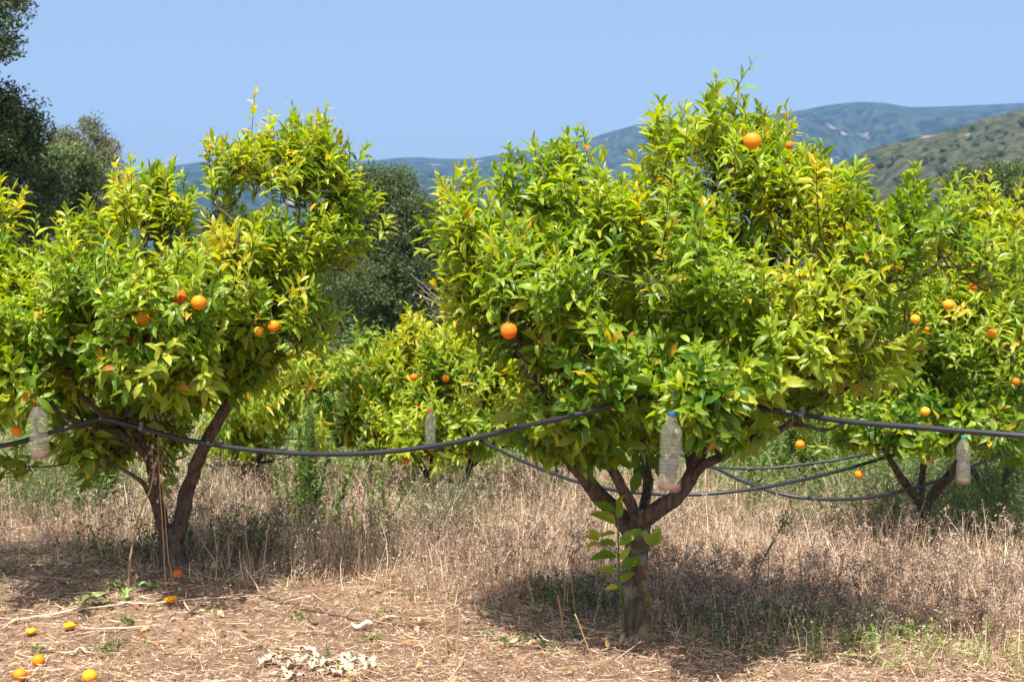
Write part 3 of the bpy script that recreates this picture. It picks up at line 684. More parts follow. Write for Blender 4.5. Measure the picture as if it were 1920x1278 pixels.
# ---------------------------------------------------------------- fruit
def orange_mesh(r, squash, rng, dent=0.):
    g = Geo(); nu, nv = 24, 16; V = []
    for j in range(nv + 1):
        th = math.pi * j / nv
        for i in range(nu):
            ph = 2 * math.pi * i / nu
            rr = r * (1 - .06 * math.exp(-(th / .28) ** 2)) * (1 + .012 * math.sin(3 * ph + 1) * math.sin(th))
            p = np.array([rr * math.sin(th) * math.cos(ph), rr * math.sin(th) * math.sin(ph), rr * math.cos(th) * squash])
            if dent:
                n = mnoise.noise(Vector(p / r * 1.6) + Vector((rng * 3.1, 0, 0))); p = p * (1 + dent * n)
                if p[2] > r * squash * .45: p[2] = r * squash * .45 + (p[2] - r * squash * .45) * .4
            V.append(p)
    a = [(j * nu + i, (j + 1) * nu + i, (j + 1) * nu + (i + 1) % nu, j * nu + (i + 1) % nu) for j in range(nv) for i in range(nu)]
    g.add(V, a); return g
for k, (px, py, d, di, m, lab) in enumerate(FR):
    c = P(px, py, d)
    e = orange_mesh(di / 2, .97, k).build('orange', m, None)
    e.location = tuple(c); e.rotation_euler = (R.uniform(-.3, .3), R.uniform(-.3, .3), R.uniform(0, 6))
    tag(e, lab, 'orange', 'oranges hanging in the trees')
    g = Geo(); tube(g, [(0, 0, di * .44), (0, 0, di * .5), (.004, .002, di * .5 + .03), (.01, .02, di * .5 + .07)], [.006, .004, .002, .002], 6)
    s = g.build('stalk', M_CALYX, None); s.parent = e

GF = [(72, 1249, .06, .95, 0, M_OR, 'round orange lying on the straw near the bottom left corner'),
      (38, 1277, .06, .95, 0, M_OR, 'orange cut by the bottom edge at the far left'),
      (168, 1278, .066, .9, 0, M_ORY, 'yellow orange cut by the bottom edge, right of the others'),
      (58, 1188, .05, .75, .3, M_ORY, 'shrivelled yellow orange by the left edge on the straw'),
      (130, 1181, .06, .6, .4, M_ORY, 'collapsed rotting orange with a brown hole'),
      (321, 1129, .066, .6, .35, M_ORY, 'squashed yellow orange below the two oat stalks'),
      (334, 1083, .055, .95, 0, M_ORR, 'fallen orange in shade at the foot of the left trunk')]
for k, (px, py, di, sq, dent, m, lab) in enumerate(GF):
    p = G(px, py + 6)
    e = orange_mesh(di / 2, sq, k + 50, dent).build('orange', m, None); e.location = (p[0], p[1], float(gz(p[0], p[1])) + di / 2 * sq * .95 + .012)
    e.rotation_euler = (R.uniform(-.4, .4), R.uniform(-.4, .4), R.uniform(0, 6)) if not dent else (R.uniform(-.2, .2), .1, R.uniform(0, 6))
    tag(e, lab, 'fallen orange', 'oranges fallen on the ground')
    if k == 4:
        h = orange_mesh(.011, .5, 9).build('rot_hole', M_ORB, None); h.parent = e; h.location = (-.012, -.02, .012)

# ---------------------------------------------------------------- bottles
def lathe(g, prof, n=28, col=(1, 1, 1), squish=0., seed=0):
    V = []; 
    for (r, z) in prof:
        for i in range(n):
            a = 2 * math.pi * i / n; rr = r * (1 + squish * math.sin(2 * a + z * 20 + seed))
            V.append((rr * math.cos(a), rr * math.sin(a), z))
    q = [(j * n + i, j * n + (i + 1) % n, (j + 1) * n + (i + 1) % n, (j + 1) * n + i) for j in range(len(prof) - 1) for i in range(n)]
    g.add(V, q, None, col)
for k, (px, py, d, w_, cap, lab, h, r) in enumerate(BOT):
    p = P(px, py, d)
    e = empty('plastic_bottle', p, lab, 'bottle', 'plastic bottles hung in the trees')
    e.rotation_euler = [(.03, .02, .3), (0, -.06, 1.), (.02, .03, 2.), (0, .0, 3.)][k]
    body = []
    hb = h * .74
    for t in np.linspace(0, 1, 60):
        z = .004 + t * hb
        rr = r * (1 - .10 * math.exp(-((t - .60) / .07) ** 2))
        rr -= .0016 * (max(0, math.sin(t * hb / .0165 * 2 * math.pi)) ** 3) if .1 < t < .97 else 0
        body.append((rr, z))
    prof = [(.001, .012), (r * .55, .006), (r * .82, 0), (r * .97, .006)] + body[1:]
    z0 = prof[-1][1]
    for t in np.linspace(.1, 1, 8):
        prof.append((r + (.013 - r) * (t ** 1.25), z0 + t * h * .2))
    prof += [(.0145, prof[-1][1] + .001), (.0145, prof[-1][1] + .004), (.0125, prof[-1][1] + .005), (.0125, prof[-1][1] + .018)]
    if k == 1: prof = [q for q in prof if q[1] < h * .93]
    g = Geo(); lathe(g, prof, 28, squish=.02, seed=k)
    o = g.build('bottle_body', M_PET, None); o.parent = e
    g = Geo(); lathe(g, [(.0005, .012), (r * .9, .010), (r * .93, .016), (r * .93, .028 if k != 2 else .02), (r * .6, .031 if k != 2 else .023), (.0005, .03 if k != 2 else .022)], 24, seed=k)
    o = g.build('sediment', M_SED, None); o.parent = e
    zt = prof[-1][1]
    if cap:
        g = Geo(); lathe(g, [(.0155, zt - .016), (.0158, zt - .002), (.0145, zt + .001), (.0005, zt + .001)], 20)
        o = g.build('cap', cap, None); o.parent = e
    g = Geo(); tube(g, [(.0, 0, zt - .004), (.004, .004, zt + .03), (.008, .01, zt + .06), (.01, .03, zt + .10)], .0012, 5); tube(g, [(0, 0, zt - .004), (.017, 0, zt - .008), (0, .017, zt - .008), (-.017, 0, zt - .008), (0, -.017, zt - .008)], .0016, 4)
    o = g.build('string', M_STRING, None); o.parent = e

# ---------------------------------------------------------------- irrigation pipes
def pipe(name, pts, rad, label, drips=(), clips=()):
    path, rr = smooth_path([P(*p) for p in pts], [rad] * len(pts), .05)
    org = path[0].copy(); e = empty(name, org, label, 'irrigation pipe', 'black irrigation pipes strung between the trees')
    g = Geo(); tube(g, path, rr, 12); g.build('pipe', M_HOSE, e)
    for (px, py, d) in drips:
        p = P(px, py, d); i = np.argmin(((path - p) ** 2).sum(1)); c = path[i]
        g = Geo(); tube(g, [c + (0, 0, rad * .7), c + (0, 0, rad + .006), c + (0, 0, rad + .014), c + (0, 0, rad + .02)], [.011, .013, .011, .004], 10)
        g.build('dripper', M_DRIP, e)
    for (px, py, d) in clips:
        p = P(px, py, d); i = np.argmin(((path - p) ** 2).sum(1)); c = path[i]; t = nrm(path[min(i + 1, len(path) - 1)] - path[i - 1])
        g = Geo(); tube(g, [c - t * .012, c - t * .010, c + t * .010, c + t * .012], [rad * 1.02, rad * 1.35, rad * 1.35, rad * 1.02], 14)
        tube(g, [c + (0, 0, rad), c + (0, 0, rad + .014), c + (0.006, 0, rad + .022)], [.012, .013, .006], 10)
        g.build('clip', M_GCLIP, e)
    return path
pipe('irrigation_pipe', [(-140, 850, 6.9), (0, 836, 7.0), (60, 822, 7.05), (110, 806, 7.1), (150, 795, 7.15), (182, 786, 7.2), (205, 787, 7.2), (235, 794, 7.2), (265, 802, 7.2), (330, 820, 7.15), (430, 838, 7.05), (530, 848, 6.95), (620, 851, 6.85), (720, 847, 6.75), (830, 833, 6.65), (930, 812, 6.55), (1010, 793, 6.3), (1100, 772, 6.2), (1210, 745, 6.25), (1300, 750, 6.3), (1390, 760, 6.3), (1440, 767, 6.25), (1504, 777, 6.2), (1600, 791, 6.05), (1750, 803, 5.85), (1920, 817, 5.65), (2200, 838, 5.4)], .0125,
     'thick black pipe sagging across the front between the left and front trees', [(270, 802, 7.2), (418, 836, 7.05), (530, 848, 6.95)], [(1504, 777, 6.2), (268, 801, 7.19)])
pipe('irrigation_pipe', [(360, 868, 11.2), (430, 873, 11.3), (520, 862, 11.4), (600, 845, 11.4), (700, 815, 11.5), (780, 793, 11.5), (830, 796, 11.5), (870, 810, 11.4), (940, 845, 11.0), (1010, 877, 10.6), (1090, 905, 10.2), (1180, 922, 9.9), (1290, 927, 9.7), (1400, 918, 9.7), (1500, 900, 9.9), (1600, 875, 10.6), (1700, 846, 10.6), (1800, 830, 10.6), (1900, 836, 10.5), (2050, 860, 10.5)], .0125,
     'second black pipe hung through the middle tree and sagging towards the right tree')
pipe('irrigation_pipe', [(700, 850, 12.6), (835, 843, 12.5), (920, 839, 12.5), (1000, 833, 12.4), (1120, 830, 12), (1250, 845, 11.2), (1340, 877, 10.6), (1400, 905, 10.3), (1480, 929, 10.1), (1570, 936, 10.1), (1660, 927, 10.3), (1760, 900, 10.8), (1860, 860, 11.4), (1950, 840, 12.)], .0125,
     'thin dark pipe dipping low behind the weeds right of the front trunk')
pipe('irrigation_pipe', [(1300, 872, 12.6), (1385, 878, 12.4), (1455, 876, 12.3), (1540, 866, 12.3), (1590, 858, 12.3), (1680, 840, 12.4)], .012, 'farthest black pipe, a short level line seen behind the tall weeds')

# ---------------------------------------------------------------- background trees
def bigtree(name, label, cat, group, blobs, trunk, nclump, per, leaf, palst, seed, clump_r, limbs=7, tr=.12, tint=.5, mat=M_OAK, wid=.26, bark=M_BARKD, show=True):
    rng = np.random.RandomState(seed)
    bp = P(*trunk); bp[2] = float(gz(bp[0], bp[1]))
    root = empty(name, bp, label, cat, group)
    C, _, bi = sample_blobs(blobs, nclump, rng, .25)
    n = nclump * per; rep = np.repeat(np.arange(nclump), per)
    off = nrm(rng.randn(n, 3)) * (rng.rand(n, 1) ** .5) * clump_r * rng.uniform(.5, 1.2, nclump)[rep][:, None]; off[:, 2] *= .7
    B = C[rep] + off
    Dd = nrm(off / clump_r + .8 * rng.randn(n, 3) + np.array([0, 0, .1])); Nn = nrm(np.array([0, 0, 1.]) + .8 * rng.randn(n, 3))
    L = leaf * rng.uniform(.7, 1.3, n); big = np.array([mnoise.noise(Vector(c * 1.3 + seed)) for c in C])
    t = np.clip(tint + .6 * big[rep] + .12 * rng.randn(nclump)[rep] + .1 * rng.randn(n), 0, 1)
    g = Geo(); leaves(g, B, Dd, Nn, L, L * wid, .3, .25, pal(t, palst), TPL_LO); g.build('crown', mat, root, smooth=False)
    g = Geo(); cen = C.mean(0); top = np.array([cen[0], cen[1], cen[2]])
    path, rr = smooth_path([bp - (0, 0, .1), bp * .6 + top * .4 + rng.randn(3) * .1, top], [tr, tr * .8, tr * .45], .2, .01, rng); tube(g, path, rr, 10, rough=.05); g.build('trunk', bark, root)
    g = Geo()
    for k in range(limbs * 6):
        i0 = rng.randint(len(path) // 3, len(path)); tgt = C[rng.choice(np.flatnonzero(bi < 4))]; a = path[i0]
        m = (a + tgt) / 2 + rng.randn(3) * .12 * np.linalg.norm(tgt - a) - np.array([0, 0, .1])
        pp, r2 = smooth_path([a, m, tgt], [tr * .2, tr * .1, tr * .03], .15, .01, rng); tube(g, pp, r2, 5, cap=False)
    g.build('branchwork', bark, root)
    return root
OAKD = [(0, (.010, .028, .012)), (.4, (.022, .055, .018)), (.7, (.05, .10, .03)), (1, (.10, .17, .05))]
OAKG = [(0, (.025, .045, .014)), (.5, (.075, .12, .035)), (.85, (.15, .21, .06)), (1, (.17, .31, .04))]
OLIVE = [(0, (.05, .065, .03)), (.5, (.12, .14, .07)), (1, (.24, .25, .13))]
MIDG = [(0, (.03, .06, .012)), (.5, (.08, .13, .03)), (1, (.16, .24, .05))]
BRN = [(0, (.06, .045, .035)), (.5, (.12, .095, .07)), (1, (.13, .15, .06))]
bigtree('oak_tree', 'tall dark evergreen oak at the left edge with a branch reaching into the sky', 'tree', None,
        [(-120, 250, 18, 150, 130, 1.2), (10, 260, 18, 60, 80, .8), (60, 240, 18.2, 30, 45, .4), (-20, 350, 18, 90, 60, .9), (-60, 50, 17.5, 90, 65, 1.), (25, 25, 17, 38, 24, .35, 800), (-5, 80, 17, 25, 30, .3, 500), (70, 5, 17, 16, 12, .2, 150), (-150, -120, 17.5, 130, 90, 1.), (20, 200, 18, 40, 45, .4), (30, 420, 18.5, 100, 50, .8, 5000), (90, 340, 18.5, 45, 50, .5), (8, 95, 17, 22, 25, .25, 500), (10, -10, 17, 50, 25, .3, 1000)],
        (-110, 860, 18), 1100, 46, .055, OAKD, 61, .2, 9, .2, .34)
bigtree('tree', 'mid green bushy tree beside the dark oak at the left', 'tree', 'trees beyond the orchard', [(130, 330, 24, 65, 60, 1.), (110, 400, 24, 80, 60, 1.), (60, 300, 25, 50, 40, .7), (160, 420, 24, 50, 50, .8)], (120, 740, 24), 420, 50, .065, MIDG, 62, .2, 6, .12, .35)
bigtree('tree', 'airy grey olive coloured tree standing against the sky at the left', 'tree', 'trees beyond the orchard', [(170, 285, 32, 60, 45, 1.), (205, 340, 32, 42, 50, .8), (118, 265, 32, 26, 30, .5), (190, 400, 31, 50, 40, .8), (172, 240, 32, 24, 22, .4), (200, 290, 32, 26, 30, .4)], (180, 720, 32), 300, 34, .07, OLIVE, 63, .22, 8, .13, .55)
bigtree('oak_tree', 'broad grey green holm oak between the two foreground orange trees', 'tree', None,
        [(735, 420, 26, 80, 90, 1.3), (740, 345, 26, 45, 40, .7), (675, 400, 26, 55, 70, .9), (800, 420, 26, 50, 60, .8), (700, 540, 25.5, 110, 90, 1.3), (800, 540, 26, 90, 90, 1.2), (660, 620, 25.5, 80, 60, 1.), (760, 650, 25.5, 110, 60, 1.), (690, 340, 26, 35, 30, .5), (860, 500, 27, 60, 70, 1.), (600, 540, 26, 50, 60, .8)],
        (740, 735, 26), 2300, 46, .055, OAKG, 64, .2, 10, .2, .30)
bigtree('tree', 'rounded green tree at the right edge below the brown hillside', 'tree', 'trees beyond the orchard', [(1860, 350, 45, 60, 45, 2.), (1930, 370, 45, 70, 60, 2.), (1900, 420, 45, 100, 50, 2.), (1800, 340, 46, 30, 30, 1.2), (1980, 380, 45, 60, 60, 2.)], (1900, 665, 45), 600, 46, .12, MIDG, 65, .38, 8, .2, .3)
SHR = [(20, 470, 21, 90, 60, BRN, 'brown twiggy thicket under the dark oak at the left'), (170, 480, 23, 70, 60, BRN, 'brown leafless scrub below the olive coloured tree'), (430, 420, 34, 60, 60, OAKG, 'grey green shrub seen over the left orange tree'),
       (350, 520, 30, 110, 90, MIDG, 'green shrub behind the crown of the left tree'), (480, 560, 28, 100, 100, OAKG, 'dusky shrub behind the fork of the left tree'), (940, 560, 30, 130, 110, OAKG, 'dark shrub behind the left flank of the front tree'),
       (1200, 620, 32, 150, 100, MIDG, 'green shrub hidden behind the front tree'), (1450, 640, 32, 140, 90, OAKG, 'grey green shrub behind the right flank of the front tree'), (1640, 600, 34, 120, 90, OAKG, 'dusky shrub behind the right tree'), (1820, 560, 30, 150, 130, MIDG, 'tall green shrub behind the right tree'),
       (1010, 700, 24, 120, 50, MIDG, 'low green shrub behind the middle tree'), (600, 700, 24, 60, 40, BRN, 'low brown scrub in shade of the holm oak'), (1300, 740, 24, 150, 45, MIDG, 'low shrub beyond the front trunk'), (1560, 750, 24, 130, 45, MIDG, 'low shrub beyond the tall weeds'), (1850, 760, 22, 130, 60, MIDG, 'low shrub behind the far right stems'), (330, 750, 22, 160, 50, OAKG, 'low shrub behind the left trunk'), (60, 740, 22, 120, 60, OAKG, 'low shrub behind the leftmost bottle')]
for k, (px, py, d, rx, ry, pl, lab) in enumerate(SHR):
    yb = 560 + 1.72 * F / d
    bigtree('shrub', lab, 'shrub', 'shrubs beyond the orchard', [(px, py, d, rx * .8, ry * .8, rx / px_m(d) * .7), (px - rx * .4, py + ry * .4, d, rx * .6, ry * .6, rx / px_m(d) * .5), (px + rx * .4, py + ry * .5, d, rx * .6, ry * .6, rx / px_m(d) * .5)], (px, yb, d), 230, 40, .075, pl, 70 + k, .22, 5, .06, .4)

# hillside bushes: copies of four shapes
protos = []
for k, (pl, tn) in enumerate([(OAKG, .3), (MIDG, .15), (OLIVE, .4), (OAKD, .75)]):
    rng = np.random.RandomState(90 + k)
    g = Geo(); n = 420; cc = nrm(rng.randn(26, 3)) * rng.uniform(.2, .8, (26, 1)) * np.array([1, 1, .7]) + np.array([0, 0, .75]); rep = rng.randint(26, size=n)
    off = nrm(rng.randn(n, 3)) * .3; B = cc[rep] + off
    leaves(g, B, nrm(off + .5 * rng.randn(n, 3)), nrm(np.array([0, 0, 1.]) + .6 * rng.randn(n, 3)), .26, .1, .3, .2, pal(np.clip(tn + .15 * rng.randn(n), 0, 1), pl), TPL_LO)
    gt = Geo(); tube(gt, [(0, 0, -.6), (0, 0, .4), (.05, 0, .9)], [.07, .06, .02], 5)
    protos.append((g, gt))
pm = []
rng = np.random.RandomState(99)
flat = np.stack([HX.ravel(), HY.ravel(), HZ.ravel()], -1)
dens = []
cand = flat[(flat[:, 1] < 800) & (flat[:, 0] / flat[:, 1] > .20) & (flat[:, 0] / flat[:, 1] < .40)]
vv = (cand[:, 2] - CAMH) / cand[:, 1]        # image height
cand = cand[(vv > .03)]
pick = []
for c in cand[rng.permutation(len(cand))]:
    dn = mnoise.noise(Vector(c * .012)) ; h = (c[2] - CAMH) / c[1]; pu = 960 + c[0] / c[1] * F; pv = 560 - h * F
    sky = np.interp(pu, [a[0] for a in NEAR], [a[1] for a in NEAR])
    low = np.clip((pv - sky) / 90, 0, 1)
    if rng.rand() < .03 + .8 * low + .3 * max(0, dn): pick.append(c)
    if len(pick) >= 290: break
names = ['hillside_shrub', 'hillside_shrub', 'hillside_shrub', 'hillside_shrub']
labs = ['small grey green bush on the far brown slope', 'small bright green bush on the far brown slope', 'small pale olive bush on the far brown slope', 'small dark green bush on the far brown slope']
first = [None] * 4
for c in pick:
    k = rng.choice(4, p=[.4, .2, .12, .28])
    if first[k] is None:
        o = protos[k][0].build(names[k], M_OAK, None, smooth=False); t = protos[k][1].build('stem', M_BARKD, None); t.parent = o; first[k] = (o, t)
    else:
        o = first[k][0].copy(); COL.objects.link(o); t = first[k][1].copy(); COL.objects.link(t); t.parent = o
    s = rng.choice([1.3, 1.9, 2.6, 3.6], p=[.3, .35, .23, .12]) * rng.uniform(.8, 1.2)
    o.location = (c[0] + rng.uniform(-3, 3), c[1] + rng.uniform(-2, 2), c[2] - .1 * s); o.scale = (s * rng.uniform(.9, 1.5), s, s * rng.uniform(.7, 1)); o.rotation_euler = (0, 0, rng.uniform(0, 6.28))
    tag(o, labs[k], 'bush', 'bushes dotted over the far hillside')

# ---------------------------------------------------------------- dry grass, weeds, litter
rng = np.random.RandomState(7)
bd = np.array([G(a, b)[:2] for a, b in [(-200, 1020), (0, 1040), (200, 1060), (420, 1090), (700, 1120), (950, 1150), (1130, 1175), (1300, 1205), (1450, 1235), (1560, 1262), (1700, 1275), (1920, 1277)]])
def front(x): return np.interp(x, bd[:, 0], bd[:, 1])
def wedge(n, d0, d1, pw=1., side=.46):
    u = rng.rand(n * 3); d = d0 + (d1 - d0) * u ** pw; x = rng.uniform(-side, side, n * 3) * d
    return x, d
STRAW = [(0, (.13, .075, .045)), (.25, (.30, .195, .125)), (.5, (.54, .385, .255)), (.75, (.71, .55, .38)), (1, (.85, .72, .52))]
DEAD = [(0, (.07, .05, .04)), (.4, (.2, .14, .105)), (.7, (.42, .31, .23)), (1, (.62, .49, .37))]
def patch(x, y, s, o=0.): return np.array([mnoise.noise(Vector((a * s + o, b * s, o))) for a, b in zip(x, y)])

def grass(n, d0, d1, h0, h1, w, pw, palette, tmean, g, mask=None, edge=.0, lean=.5):
    x, y = wedge(n, d0, d1, pw); ok = y > front(x) + edge + rng.randn(len(x)) * .12
    if mask is not None: ok &= mask(x, y)
    x = x[ok][:n]; y = y[ok][:n]
    pt = patch(x, y, 1.1); k_ = rng.rand(len(x)) < np.clip(.75 + 1.1 * pt, .25, 1) * np.where((x > 1.) & (y < 9.2), .55, 1); x = x[k_]; y = y[k_]; pt = pt[k_]; m = len(x)
    B = np.stack([x, y, gz(x, y) - .01], -1)
    H = rng.uniform(h0, h1, m) * (1 + .7 * pt) * np.where((x > .9) & (y < 9.2), .62, 1) * np.clip((y - front(x)) / .5 + .35, .35, 1)
    A = np.stack([rng.randn(m) * .22, rng.randn(m) * .22, np.ones(m)], -1)
    ln = np.stack([rng.randn(m), rng.randn(m), -.3 * rng.rand(m)], -1); ln = nrm(ln)
    C = pal(np.clip(tmean + .45 * patch(x, y, 2.3, 5.) + .26 * rng.randn(m), 0, 1), palette)
    tips = ribbons(g, B, A, H, w * rng.uniform(.7, 1.4, m) * np.clip(y / 9, .8, 1.6), rng.uniform(.05, lean, m), ln, C, 3)
    return tips, H, y

gg = Geo()
t1, H1, _ = grass(34000, 6.2, 15, .10, .33, .0048, 1.25, STRAW, .62, gg)
t2, H2, _ = grass(14000, 6.2, 13, .05, .22, .0034, 1.1, STRAW, .5, gg)
t3, H3, _ = grass(5200, 6.2, 14, .2, .46, .0075, 1.15, STRAW, .78, gg, lean=.35)
# panicles on part of the tall straw
sel = rng.rand(len(t1)) < .22; tp = np.concatenate([t1[sel], t3[rng.rand(len(t3)) < .6]]); k = 6; rp = np.repeat(np.arange(len(tp)), k)
off = rng.randn(len(rp), 3) * np.array([.012, .012, .028]); 
leaves(gg, tp[rp] + off - (0, 0, .015), nrm(rng.randn(len(rp), 3) + (0, 0, .4)), rand_dirs(len(rp), rng), rng.uniform(.008, .020, len(rp)), .0026, .2, .1, pal(np.clip(.62 + .2 * rng.randn(len(rp)), 0, 1), STRAW), TPL_LO)
tag(gg.build('dry_grass', M_STRAW), 'sun bleached straw coloured tall grass between the tree rows', 'dry grass', kind='stuff')

# dead forbs with brown fuzzy heads
gd = Geo()
def deadforb(n, d0, d1, h0, h1, pw, tm, mask=None, edge=.1):
    tp, H, yy = grass(n, d0, d1, h0, h1, .0042, pw, DEAD, tm, gd, mask, edge, .18)
    nb = 5; rp = np.repeat(np.arange(len(tp)), nb); st = tp[rp] - np.stack([0 * H[rp], 0 * H[rp], H[rp] * rng.uniform(.05, .5, len(rp))], -1)
    A = nrm(np.stack([rng.randn(len(rp)), rng.randn(len(rp)), rng.uniform(.8, 2.2, len(rp))], -1)); hh = rng.uniform(.03, .09, len(rp))
    C = pal(np.clip(tm + .15 * rng.randn(len(rp)), 0, 1), DEAD)
    e = ribbons(gd, st, A, hh, np.full(len(rp), .0022), np.full(len(rp), .1), nrm(rng.randn(len(rp), 3)), C, 1, .7)
    heads = np.concatenate([tp, e]); kk = 7; r2 = np.repeat(np.arange(len(heads)), kk); ht = np.concatenate([np.zeros(len(tp)), np.zeros(len(e))])
    tone = rng.rand(len(heads)); 
    off = nrm(rng.randn(len(r2), 3)) * rng.uniform(.003, .014, (len(r2), 1))
    leaves(gd, heads[r2] + off, nrm(off + .003 * rng.randn(len(r2), 3)), rand_dirs(len(r2), rng), rng.uniform(.007, .017, len(r2)), .0042, .2, .1, pal(np.clip(tm + .35 * tone[r2] + .12 * rng.randn(len(r2)), 0, 1), DEAD), TPL_LO)
deadforb(1700, 6.9, 13.5, .16, .40, 1.1, .58)
deadforb(2200, 6.9, 12.5, .2, .42, 1., .14)
deadforb(500, 6.9, 12.5, .3, .52, 1., .9)
deadforb(900, 6.6, 9.2, .18, .38, 1., .25, lambda x, y: (x > -.6))
tag(gd.build('dead_weeds', M_STRAW), 'brown dried weeds with fuzzy seed heads standing in the grass', 'dead weeds', kind='stuff')

# fine chaff hanging in the stand, close to the ground
x, y = wedge(20000, 5.6, 15, 1.15); ok = y > front(x) - 2.5; x = x[ok]; y = y[ok]; m = len(x); gc = Geo()
B = np.stack([x, y, gz(x, y) + rng.uniform(0, .16, m) * np.clip((y - front(x)) / .5, .15, 1)], -1)
leaves(gc, B, nrm(rng.randn(m, 3)), rand_dirs(m, rng), rng.uniform(.012, .04, m), rng.uniform(.0015, .005, m), rng.uniform(.2, 1.5, m), .2, pal(np.clip(.5 + .25 * patch(x, y, 2., 9.) + .2 * rng.randn(m), 0, 1), STRAW), TPL_LO)
tag(gc.build('grass_chaff', M_STRAW), 'curled dry leaf scraps caught low in the grass', 'chaff', kind='stuff')

# green undergrowth: patches of small leaved weeds
GRN = [(0, (.05, .08, .03)), (.4, (.10, .17, .05)), (.7, (.19, .28, .07)), (1, (.38, .42, .09))]
gu = Geo()
def green(cx, cy, n, sx, sy, h, tm, leaf=.03, wd=.22):
    """patch centred at a ground point seen at (cx,cy)"""
    p = G(cx, cy); ns = max(3, n // 14)
    sxy = np.stack([p[0] + rng.randn(ns) * sx, p[1] + rng.randn(ns) * sy], -1)
    B = np.concatenate([sxy, gz(sxy[:, 0], sxy[:, 1])[:, None] - .01], 1); H = h * rng.uniform(.4, 1.1, ns)
    A = nrm(np.stack([rng.randn(ns) * .3, rng.randn(ns) * .3, np.ones(ns)], -1))
    C = pal(np.clip(tm + .1 * rng.randn(ns), 0, 1), GRN)
    ln = nrm(rng.randn(ns, 3)); bend = rng.uniform(0, .3, ns)
    ribbons(gu, B, A, H, np.full(ns, .003), bend, ln, C, 3, .5)
    rp = np.repeat(np.arange(ns), 14); t = rng.rand(len(rp)) ** .7
    pos = B[rp] + A[rp] * (H[rp] * t)[:, None] + ln[rp] * (H[rp] * bend[rp] * t * t)[:, None]
    D = nrm(np.stack([rng.randn(len(rp)), rng.randn(len(rp)), rng.uniform(-.2, 1.2, len(rp))], -1))
    L = leaf * rng.uniform(.5, 1.3, len(rp))
    leaves(gu, pos, D, nrm(np.array([0, 0, 1.]) + .5 * rng.randn(len(rp), 3)), L, L * wd, rng.uniform(.2, 1., len(rp)), .2, pal(np.clip(tm + .18 * rng.randn(len(rp)), 0, 1), GRN), TPL_LO)
for a in [(60, 960, 1800, .5, .35, .42, .35), (190, 930, 1800, .35, .3, .5, .5), (150, 960, 900, .4, .3, .3, .3), (20, 905, 1200, .5, .5, .5, .45), (240, 960, 900, .3, .3, .35, .4),
          (400, 1040, 900, .25, .2, .26, .15), (450, 1020, 700, .3, .2, .25, .2), (290, 1050, 500, .2, .15, .2, .25), (620, 1010, 900, .5, .4, .28, .35),
          (1350, 1190, 500, .35, .2, .2, .3), (1600, 1200, 600, .35, .25, .16, .7, .05, .07), (1480, 1190, 450, .3, .25, .18, .4), (1750, 1220, 500, .35, .2, .16, .8, .05, .07), (1100, 1140, 500, .15, .12, .2, .3), (1040, 1130, 300, .1, .1, .18, .35),
          (1400, 960, 1200, .9, .8, .4, .4), (1180, 960, 1000, .8, .6, .4, .5), (1000, 950, 900, .8, .6, .35, .4), (640, 900, 1200, .8, .8, .4, .6), (560, 930, 900, .5, .5, .4, .45),
          (1650, 1000, 2200, .5, .5, .55, .5), (1780, 1010, 2400, .6, .5, .6, .45), (1890, 1030, 2400, .4, .4, .6, .4), (1840, 960, 2000, .8, .6, .6, .5), (1600, 950, 1400, .8, .6, .45, .4),
          (1500, 880, 2600, 1.4, 1.4, .7, .45, .05), (1350, 880, 1500, 1.5, 1., .6, .5, .05), (1120, 870, 1500, 1.5, 1., .6, .5, .05), (930, 870, 1800, 1.2, 1.2, .55, .5, .05), (560, 860, 2400, 1.2, 1.4, .6, .55, .05), (640, 800, 1800, 1., 2., .7, .45, .06), (300, 870, 1500, 1.5, 1., .6, .4, .05), (700, 860, 1200, .8, 1., .5, .7, .05), (1750, 880, 2000, 1.5, 1., .8, .45, .06), (1900, 870, 1500, 1., 1., .8, .45, .06), (1560, 905, 3000, 1., .8, .5, .6, .045), (1420, 900, 2000, .8, .8, .5, .55, .045), (1680, 940, 3000, .7, .7, .5, .5, .045), (1900, 960, 3000, .7, .8, .6, .45, .05), (720, 940, 1200, .4, .6, .35, .6, .035), (120, 930, 2500, .7, .5, .45, .4, .035), (430, 900, 1200, .8, 1., .45, .6, .045), (1240, 905, 1800, .9, .9, .5, .55, .045)]:
    green(a[0], a[1], int(a[2] * 1.7), *a[3:])
for px in range(-40, 2000, 90):
    green(px, 838 + rng.uniform(-6, 6), 3600, .75, .9, rng.uniform(.6, 1.1), rng.uniform(.5, .9), .07, .2)
    green(px + 30, 880, 1500, .6, .7, rng.uniform(.3, .6), rng.uniform(.45, .9), .05, .2)
    green(px + 45, 805, 2600, .9, 1.2, rng.uniform(.8, 1.4), rng.uniform(.25, .6), .09, .22)
for k in range(60):
    px = rng.uniform(-20, 1940); py = rng.uniform(1020, 1270); green(px, py, 40, .03, .03, .05, rng.uniform(.3, .9), .018, .25)
for (px, py) in [(70, 1222), (205, 1222), (225, 1205), (560, 1165), (240, 1170), (100, 1130), (200, 1140), (950, 1205), (975, 1210), (990, 1200), (1030, 1222), (1390, 1240), (700, 1200), (1075, 1195), (1310, 1150), (1400, 1120)]: green(px, py, 110, .035, .025, .05, rng.uniform(.35, .6), .022, .25)
tag(gu.build('green_undergrowth', M_WEED), 'patches of low green weeds among the straw and under the trees', 'undergrowth', kind='stuff')

